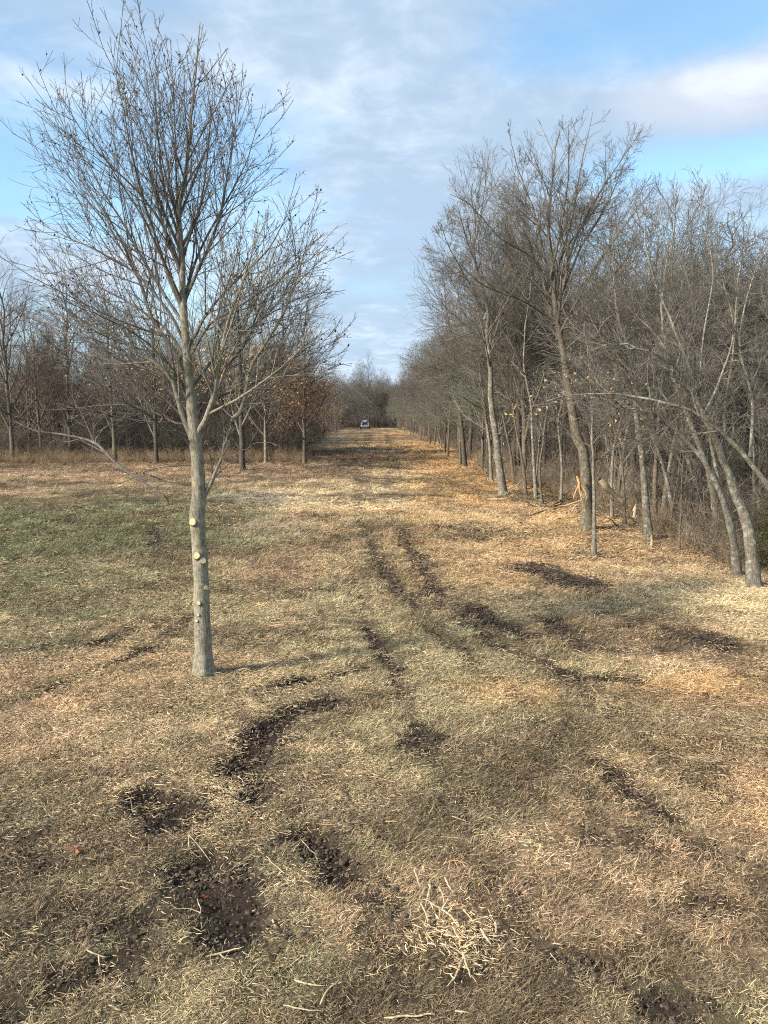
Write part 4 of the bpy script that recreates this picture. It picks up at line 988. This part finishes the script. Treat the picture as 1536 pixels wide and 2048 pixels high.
# the heap of torn pale splinters
heap = [((860, 1770), (858, 1800), (850, 1825)), ((850, 1825), (880, 1835), (915, 1838)), ((877, 1800), (884, 1822), (888, 1835)), ((889, 1795), (897, 1812), (903, 1828)), ((843, 1820), (852, 1845), (856, 1856)),
        ((828, 1760), (836, 1780), (840, 1795)), ((884, 1845), (900, 1862), (918, 1880)), ((905, 1820), (918, 1812)), ((926, 1832), (945, 1855)), ((990, 1865), (992, 1880), (988, 1895)),
        ((930, 1920), (960, 1905), (995, 1897)), ((905, 1905), (918, 1920), (925, 1930)), ((922, 1935), (915, 1960), (893, 1982)), ((924, 1935), (935, 1960), (942, 1985)), ((925, 1930), (945, 1925), (960, 1915)),
        ((960, 1900), (975, 1920), (982, 1935)), ((880, 1900), (905, 1915), (928, 1925)), ((930, 1940), (950, 1932), (958, 1928)), ((855, 1920), (870, 1928)), ((862, 1905), (858, 1890), (835, 1882)),
        ((940, 1880), (965, 1890), (1000, 1895)), ((890, 1888), (905, 1898), (925, 1905)), ((940, 1850), (950, 1862)), ((1020, 1898), (1040, 1908)), ((950, 1900), (955, 1925)), ((885, 1915), (905, 1932)), ((935, 1870), (970, 1872)), ((896, 1840), (880, 1860)), ((905, 1860), (935, 1892)), ((975, 1850), (992, 1868))]
for k, p in enumerate(heap):
    hgt = .02 + .03 * (k % 4); big = 1.0 if k < 18 else .65
    stick('wood_splinter', [(a_[0], a_[1], hgt + .02 * ((i + k) % 2)) for i, a_ in enumerate(p)], (.0095 if k % 3 == 0 else .0065) * big, .004 * big, M_SPLIT, 'pale torn splinter in the tangled heap near the bottom centre', 'splinter', group='tangled heap of pale splinters', seed=90 + k, N=7, jag=.1)

# a few tree-foot leaves
def oak_leaf(x, y, rz, m, lab, s=.09):
    n = 18; V = [(0, 0, .012)]
    for i in range(n):
        t = i * 2 * math.pi / n; rr = s * (.62 + .38 * math.cos(5 * t)) * (1 if abs(math.cos(t)) > .4 else .8); V.append((rr * math.cos(t), rr * math.sin(t) * .8, .004 + .02 * abs(math.sin(2 * t))))
    Qs = [(0, 1 + i, 1 + (i + 1) % n) for i in range(n)]
    o = link('fallen_leaf', mesh_from('fallen_leaf', V, Qs, False, [m])); o.location = (x, y, z0(x, y) + .025); o.rotation_euler = (.2, .1, rz)
    return tag(o, lab, 'leaf')
x, y = gp(150, 1712); oak_leaf(x, y, .4, M_LEAF, 'rust-brown lobed leaf lying in the grass at lower left', .07)
x, y = gp(408, 1800); oak_leaf(x, y, 1.4, M_RUST, 'small red leaf by the ribbed track print', .03)

# ------------------------------------------------------------------ ground cover: scattered with geometry nodes
PROTO = bpy.data.collections
def proto_col(name, meshes):
    c = bpy.data.collections.new(name)
    for i, me in enumerate(meshes): c.objects.link(bpy.data.objects.new('%s_piece_%s' % (name, 'abcdefgh'[i]), me))
    return c
def blades(seed, n, rad, L, w, elev, m, curl=.6, seg=2, upright=False):
    r = np.random.default_rng(seed); p = r.normal(0, rad * .55, (n, 2)); az = r.uniform(0, 6.28, n)
    e = np.radians(np.clip(r.normal(elev[0], elev[1], n), 0, 88)); ln = L * r.uniform(.45, 1.3, n); cz = r.normal(0, curl, n)
    V = np.zeros((n, seg + 1, 2, 3)); cur = np.stack([p[:, 0], p[:, 1], r.uniform(0, .006, n)], 1)
    for i in range(seg + 1):
        a = az + cz * i / seg; ee = e * (1 - .75 * i / seg); d = np.stack([np.cos(a) * np.cos(ee), np.sin(a) * np.cos(ee), np.sin(ee)], 1)
        sd_ = np.stack([-np.sin(a), np.cos(a), 0.35 * np.ones(n)], 1); wd = (w * r.uniform(.6, 1.3, n) * (1 - .85 * (i / seg) ** 1.5))[:, None] * .5
        V[:, i, 0] = cur - sd_ * wd; V[:, i, 1] = cur + sd_ * wd; cur = cur + d * (ln / seg)[:, None]
    b = (np.arange(n) * (seg + 1) * 2)[:, None]; s = (np.arange(seg) * 2)[None]
    Qd = np.stack([b + s, b + s + 1, b + s + 3, b + s + 2], -1).reshape(-1, 4)
    me = mesh_from('blades', V.reshape(-1, 3), Qd, False, [m])
    at_ = me.attributes.new('shade', 'FLOAT', 'POINT'); at_.data.foreach_set('value', np.repeat(r.random(n), (seg + 1) * 2).astype(np.float32))
    return me
def shreds(seed, n, rad, L, w, m, curl=.5, lift=.3):
    r = np.random.default_rng(seed); N = 4; P = np.zeros((n, N, 3)); az = r.uniform(0, 6.28, n); ln = L * r.uniform(.3, 1.5, n) ** 1.2
    P[:, 0, :2] = r.normal(0, rad * .6, (n, 2)); P[:, 0, 2] = r.uniform(.004, .03, n); cz = r.normal(0, curl, n); el_ = r.normal(0, lift, n)
    for i in range(1, N):
        a = az + cz * i / N; P[:, i] = P[:, i - 1] + np.stack([np.cos(a), np.sin(a), el_ * (.6 - i / N)], 1) * (ln / (N - 1))[:, None]
    P[:, :, 2] = np.maximum(P[:, :, 2], .003)
    R = (w * r.uniform(.4, 1.4, n))[:, None] * np.array([.5, 1, .85, .25])[None] * .5
    V, Qd = tubes(P, R, 3); me = mesh_from('shreds', V, Qd, False, [m])
    at_ = me.attributes.new('shade', 'FLOAT', 'POINT'); at_.data.foreach_set('value', np.repeat(r.random(n), N * 3).astype(np.float32))
    return me
def scatter(name, pts, rz, scale, tint, col, nvar, tilt=.12):
    n = len(pts); me = bpy.data.meshes.new(name); me.vertices.add(n); me.vertices.foreach_set('co', pts.astype(np.float32).ravel())
    rot = np.stack([rng.normal(0, tilt, n), rng.normal(0, tilt, n), rz], 1).astype(np.float32)
    a = me.attributes.new('rot', 'FLOAT_VECTOR', 'POINT'); a.data.foreach_set('vector', rot.ravel())
    a = me.attributes.new('scl', 'FLOAT', 'POINT'); a.data.foreach_set('value', scale.astype(np.float32))
    a = me.attributes.new('pick', 'INT', 'POINT'); a.data.foreach_set('value', rng.integers(0, nvar, n).astype(np.int32))
    a = me.attributes.new('tint', 'FLOAT_COLOR', 'POINT'); a.data.foreach_set('color', np.concatenate([tint, np.ones((n, 1))], 1).astype(np.float32).ravel())
    me.update(); o = link(name, me); tag(o, kind='stuff')
    g = bpy.data.node_groups.new(name, 'GeometryNodeTree')
    g.interface.new_socket('Geometry', in_out='INPUT', socket_type='NodeSocketGeometry'); g.interface.new_socket('Geometry', in_out='OUTPUT', socket_type='NodeSocketGeometry')
    N_ = g.nodes.new; gi = N_('NodeGroupInput'); go = N_('NodeGroupOutput'); iop = N_('GeometryNodeInstanceOnPoints'); ci = N_('GeometryNodeCollectionInfo')
    ci.inputs['Collection'].default_value = col; ci.inputs['Separate Children'].default_value = True; ci.inputs['Reset Children'].default_value = True
    def attr(nm, t):
        q = N_('GeometryNodeInputNamedAttribute'); q.data_type = t; q.inputs['Name'].default_value = nm; return q.outputs['Attribute']
    e2r = N_('FunctionNodeEulerToRotation'); L = g.links.new
    L(attr('rot', 'FLOAT_VECTOR'), e2r.inputs[0]); L(e2r.outputs[0], iop.inputs['Rotation']); L(attr('scl', 'FLOAT'), iop.inputs['Scale'])
    iop.inputs['Pick Instance'].default_value = True; L(attr('pick', 'INT'), iop.inputs['Instance Index'])
    L(gi.outputs[0], iop.inputs['Points']); L(ci.outputs[0], iop.inputs['Instance']); L(iop.outputs[0], go.inputs[0])
    md = o.modifiers.new('scatter', 'NODES'); md.node_group = g
    return o
def spread(n, y0, y1, power=1.0, half=.56, pad=1.2):
    """points over the ground ahead, thinning out with distance"""
    y = (y0 ** power + rng.random(n) * (y1 ** power - y0 ** power)) ** (1 / power)
    x = rng.uniform(-1, 1, n) * (half * y + pad)
    return x, y
def cover_points(n, y0, y1, power, density_fn, seed):
    x, y = spread(n, y0, y1, power); z, bare = height(x, y, True)
    k = rng.random(n) < density_fn(x, y, bare); x, y, z, bare = x[k], y[k], z[k], bare[k]
    return x, y, z, bare
CHIPZ = [(280, 1420, 330, 130, 1.0), (430, 1385, 150, 50, 1.0), (620, 1590, 190, 90, .8), (450, 1600, 90, 60, 1.0), (1460, 1430, 230, 120, .8), (1420, 1560, 180, 70, .7), (150, 1340, 220, 50, .7), (1250, 1150, 330, 60, .6)]
def chips_k(x, y):
    w = (fbm(x, y, 1.4, 4, 83) - .5) * 1.6
    k = np.maximum(blobs_at(x, y, PALE, w), blobs_at(x, y, ORANGE, w) * .9)
    k = np.maximum(k, blobs_at(x, y, CHIPZ, w)); k = np.maximum(k, .25 * sstep(w, -.1, .5)); k = np.maximum(k, sstep(-x - .3 - .10 * y, -1.2, .5) * sstep(16 - y, 0, 3) * .45)
    return k
g_dens = lambda x, y, b: np.clip(1.0 - b * 1.4, .03, 1) * (.55 + .45 * sstep(fbm(x, y, 1.8, 3, 91), .3, .6))
gcol = proto_col('grass_blade', [blades(1, 60, .11, .036, .0036, (14, 14), M_STRAW), blades(2, 54, .11, .044, .0034, (20, 18), M_STRAW, .9), blades(3, 50, .10, .036, .0040, (8, 10), M_STRAW, 1.2), blades(4, 34, .08, .06, .0036, (34, 18), M_STRAW, .7)])
ccol = proto_col('wood_chip', [shreds(5, 20, .14, .042, .0046, M_CHIP), shreds(6, 14, .14, .060, .005, M_CHIP, .9), shreds(7, 24, .13, .030, .004, M_CHIP, .3), shreds(8, 8, .15, .085, .006, M_CHIP, 1.1)])
def tints(x, y, bare, toward, k, jit=.16):
    c = ground_colour(x, y, bare * .25); c = c * (1 - k) + np.array(toward)[None] * k
    return np.clip(c * (1 + rng.normal(0, jit, (len(x), 1))) * (1 + rng.normal(0, .04, (len(x), 3))), .01, .9)
for (n, y0, y1, pw, s0, s1) in ((30000, 2.6, 9, 1.7, .75, 1.25), (36000, 8.5, 24, 1.5, 1.2, 2.3), (26000, 22, 80, 1.3, 2.2, 4.5)):
    x, y, z, bare = cover_points(n, y0, y1, pw, g_dens, 1)
    wood = (x > 5.8) & (y > 16); keep = ~wood | (rng.random(len(x)) < .3); x, y, z, bare = x[keep], y[keep], z[keep], bare[keep]
    sc_ = np.interp(y, [y0, y1], [s0, s1]) * rng.uniform(.7, 1.3, len(x))
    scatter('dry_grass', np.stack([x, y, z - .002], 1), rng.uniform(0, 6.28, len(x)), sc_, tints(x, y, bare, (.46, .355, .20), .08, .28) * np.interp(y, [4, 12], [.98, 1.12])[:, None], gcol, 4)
for (n, y0, y1, pw, s0, s1) in ((42000, 2.6, 9.5, 1.7, .55, 1.0), (42000, 8.5, 26, 1.5, 1.0, 1.9), (16000, 24, 90, 1.3, 1.8, 3.6)):
    x, y = spread(n, y0, y1, pw); k = chips_k(x, y); keep = rng.random(n) < k + .06; x, y = x[keep], y[keep]
    z, bare = height(x, y, True); keep = rng.random(len(x)) < 1 - bare * 1.12; x, y, z, bare = x[keep], y[keep], z[keep], bare[keep]
    sc_ = np.interp(y, [y0, y1], [s0, s1]) * rng.uniform(.6, 1.35, len(x))
    scatter('wood_chips', np.stack([x, y, z + .002], 1), rng.uniform(0, 6.28, len(x)), sc_, tints(x, y, bare, (.60, .44, .26), .40, .24) * 1.06, ccol, 4)
hp = []
for px, py, rx, ry, n_h in ((412, 1375, .75, .55, 240), (450, 1600, .18, .50, 90), (905, 1890, .24, .24, 60), (1500, 1215, 1.6, 2.2, 500), (250, 1600, .25, .12, 30)):
    hx, hy = gp(px, py); hp.append(np.stack([hx + rng.normal(0, rx * .6, n_h), hy + rng.normal(0, ry * .6, n_h)], 1))
hp = np.concatenate(hp); hx, hy = hp[:, 0], hp[:, 1]
scatter('wood_chips', np.stack([hx, hy, height(hx, hy) + .012], 1), rng.uniform(0, 6.28, len(hx)), rng.uniform(.6, 1.0, len(hx)), np.array((.60, .43, .24))[None] * (1 + rng.normal(0, .16, (len(hx), 1))), ccol, 4)
def clods(seed, n, rad, sz):
    r = np.random.default_rng(seed); t = (1 + 5 ** .5) / 2
    iv = np.array([(-1, t, 0), (1, t, 0), (-1, -t, 0), (1, -t, 0), (0, -1, t), (0, 1, t), (0, -1, -t), (0, 1, -t), (t, 0, -1), (t, 0, 1), (-t, 0, -1), (-t, 0, 1)]) / 1.9
    fi = np.array([(0, 11, 5), (0, 5, 1), (0, 1, 7), (0, 7, 10), (0, 10, 11), (1, 5, 9), (5, 11, 4), (11, 10, 2), (10, 7, 6), (7, 1, 8), (3, 9, 4), (3, 4, 2), (3, 2, 6), (3, 6, 8), (3, 8, 9), (4, 9, 5), (2, 4, 11), (6, 2, 10), (8, 6, 7), (9, 8, 1)])
    c = np.concatenate([r.normal(0, rad * .6, (n, 2)), np.zeros((n, 1))], 1); s = sz * r.uniform(.3, 1.3, (n, 1, 1)) ** 1.5
    V = c[:, None] + iv[None] * s * r.uniform(.6, 1.3, (n, 12, 1)) * np.array([1, 1, .6]); me = mesh_from('clods', V.reshape(-1, 3), (fi[None] + (np.arange(n) * 12)[:, None, None]).reshape(-1, 3), False, [M_BRUSH])
    a = me.attributes.new('shade', 'FLOAT', 'POINT'); a.data.foreach_set('value', np.repeat(r.random(n), 12).astype(np.float32)); return me
kcol = proto_col('soil_clod', [clods(1, 18, .10, .012), clods(2, 10, .10, .018), clods(3, 30, .10, .008)])
x, y = spread(90000, 2.6, 26, 1.4); z, bare = height(x, y, True); k = (bare > .28) & (rng.random(len(x)) < bare * .55); x, y, z = x[k], y[k], z[k]
scatter('soil_clods', np.stack([x, y, z + .003], 1), rng.uniform(0, 6.28, len(x)), np.interp(y, [3, 20], [.7, 1.7]) * rng.uniform(.6, 1.3, len(x)), np.array((.088, .064, .045))[None] * (1 + rng.normal(0, .25, (len(x), 1))), kcol, 3)
# brush and dry weeds inside and under the woods
def brush(seed, n, h, rad):
    r = np.random.default_rng(seed); P = np.zeros((n, 5, 3)); P[:, 0, :2] = r.normal(0, rad, (n, 2)); d = np.stack([r.normal(0, .3, n), r.normal(0, .3, n), np.ones(n)], 1); ln = h * r.uniform(.4, 1.2, n)
    for i in range(1, 5):
        d += r.normal(0, .14, d.shape); d /= np.linalg.norm(d, axis=1, keepdims=True); P[:, i] = P[:, i - 1] + d * (ln / 4)[:, None]
    R = np.tile(np.linspace(.008, .003, 5), (n, 1)); a = Acc(); a.tubes(P, R, 3)
    A, RA = sprout(r, P, R, 7, .2, .98, 42, 14, .3, .15, 3, .15, .03, .7, .003); a.tubes(A, RA, 3)
    B, RB = sprout(r, A, RA, 3, .2, .98, 42, 14, .3, .25, 3, .15, .03, .7, .0028); a.tubes(B, RB, 3)
    me = a.mesh('brush', M_BRUSH, False); at_ = me.attributes.new('shade', 'FLOAT', 'POINT')
    at_.data.foreach_set('value', (np.arange(len(me.vertices)) * .61803 * .01 % 1).astype(np.float32)); return me
bcol = proto_col('brush_stem', [brush(1, 14, 1.7, .35), brush(2, 12, 1.2, .4), brush(3, 18, .8, .35)])
def put_brush(name, x, y, s, tint, jit=.2):
    z = height(x, y); t = np.array(tint)[None] * (1 + rng.normal(0, jit, (len(x), 1)))
    scatter(name, np.stack([x, y, z], 1), rng.uniform(0, 6.28, len(x)), s, np.clip(t, .01, 1), bcol, 3, .1)
n = 1500; y = 15.5 + 90 * rng.random(n) ** 1.5; x = np.where(y < 32, 7.0, 5.9) + rng.random(n) ** 1.3 * (4 + .5 * y); k = x < .56 * y + 4
put_brush('undergrowth', x[k], y[k], rng.uniform(.4, 1.25, n)[k] , (.17, .135, .10), .35)
n = 1300; y = 15 + 35 * rng.random(n) ** 1.3; x = np.where(y < 32, 6.9, 5.8) + rng.random(n) ** 1.6 * 7; k = x < .56 * y + 2
put_brush('dry_weeds', x[k], y[k], rng.uniform(.25, .55, n)[k], (.30, .22, .14), .3)
n = 1500; y = 54 + 55 * rng.random(n); x = -6.2 - .045 * (y - 50) - rng.random(n) * (.5 * y); 
put_brush('undergrowth', x, y, rng.uniform(.8, 2.2, n), (.15, .12, .09), .3)
n = 900; y = 49.5 + 8 * rng.random(n); x = -5.5 - rng.random(n) * 27
put_brush('meadow_edge_weeds', x, y, rng.uniform(.25, .6, n), (.31, .215, .13))
n = 1500; y = 196 + 75 * rng.random(n); x = -50 + 92 * rng.random(n)
put_brush('undergrowth', x, y, rng.uniform(2.0, 5.0, n), (.12, .10, .085))
n = 900; y = 30 + 110 * rng.random(n); x = 12 + .3 * y + 26 * rng.random(n)
put_brush('undergrowth', x, y, rng.uniform(2.0, 4.0, n), (.13, .10, .08))
n = 700; y = 80 + 120 * rng.random(n); s_ = rng.random(n) < .5; x = np.where(s_, -9.8 - 9 * rng.random(n), 6.3 - np.maximum(0, y - 90) * .02 + 8 * rng.random(n))
put_brush('undergrowth', x, y, rng.uniform(1.0, 2.4, n), (.14, .11, .085))
# the mass of woodland farther back
def tree_mesh(root):
    V = []; Qs = []; n = 0
    for ch in KIDS[root.name]:
        if ch.name.startswith('leaves'): continue
        m = ch.data; v = np.empty(len(m.vertices) * 3, np.float32); m.vertices.foreach_get('co', v); q = np.empty(len(m.loops), np.int32); m.loops.foreach_get('vertex_index', q)
        V.append(v.reshape(-1, 3)); Qs.append(q.reshape(-1, 4) + n); n += len(m.vertices)
    me = mesh_from('woodland_tree', np.concatenate(V), np.concatenate(Qs), True, [M_BRUSH])
    a = me.attributes.new('shade', 'FLOAT', 'POINT'); a.data.foreach_set('value', np.full(len(me.vertices), .5, np.float32)); return me
tcol = proto_col('woodland_tree', [tree_mesh(woods[i]) for i in (0, 2, 4)])
def mass(x, y, s, tint):
    z = height(x, y); t = np.array(tint)[None] * (1 + rng.normal(0, .12, (len(x), 1)))
    scatter('distant_woods', np.stack([x, y, z], 1), rng.uniform(0, 6.28, len(x)), s, t, tcol, 3, .03)
n = 420; y = 40 + 150 * rng.random(n); x = 9 + .35 * np.minimum(y, 60) + rng.random(n) * 28
mass(x, y, rng.uniform(.75, 1.0, n), (.17, .14, .115))
n = 230; y = 78 + 110 * rng.random(n); x = -13 - rng.random(n) * (.45 * y)
mass(x, y, rng.uniform(.5, .78, n), (.16, .14, .12))
n = 260; y = 240 + 60 * rng.random(n); x = -70 + 130 * rng.random(n)
mass(x, y, rng.uniform(.95, 1.35, n), (.16, .145, .13))

for p in plant + woods + sap:
    if p.name not in used:
        for ch in KIDS.get(p.name, ()): bpy.data.objects.remove(ch)
        bpy.data.objects.remove(p)
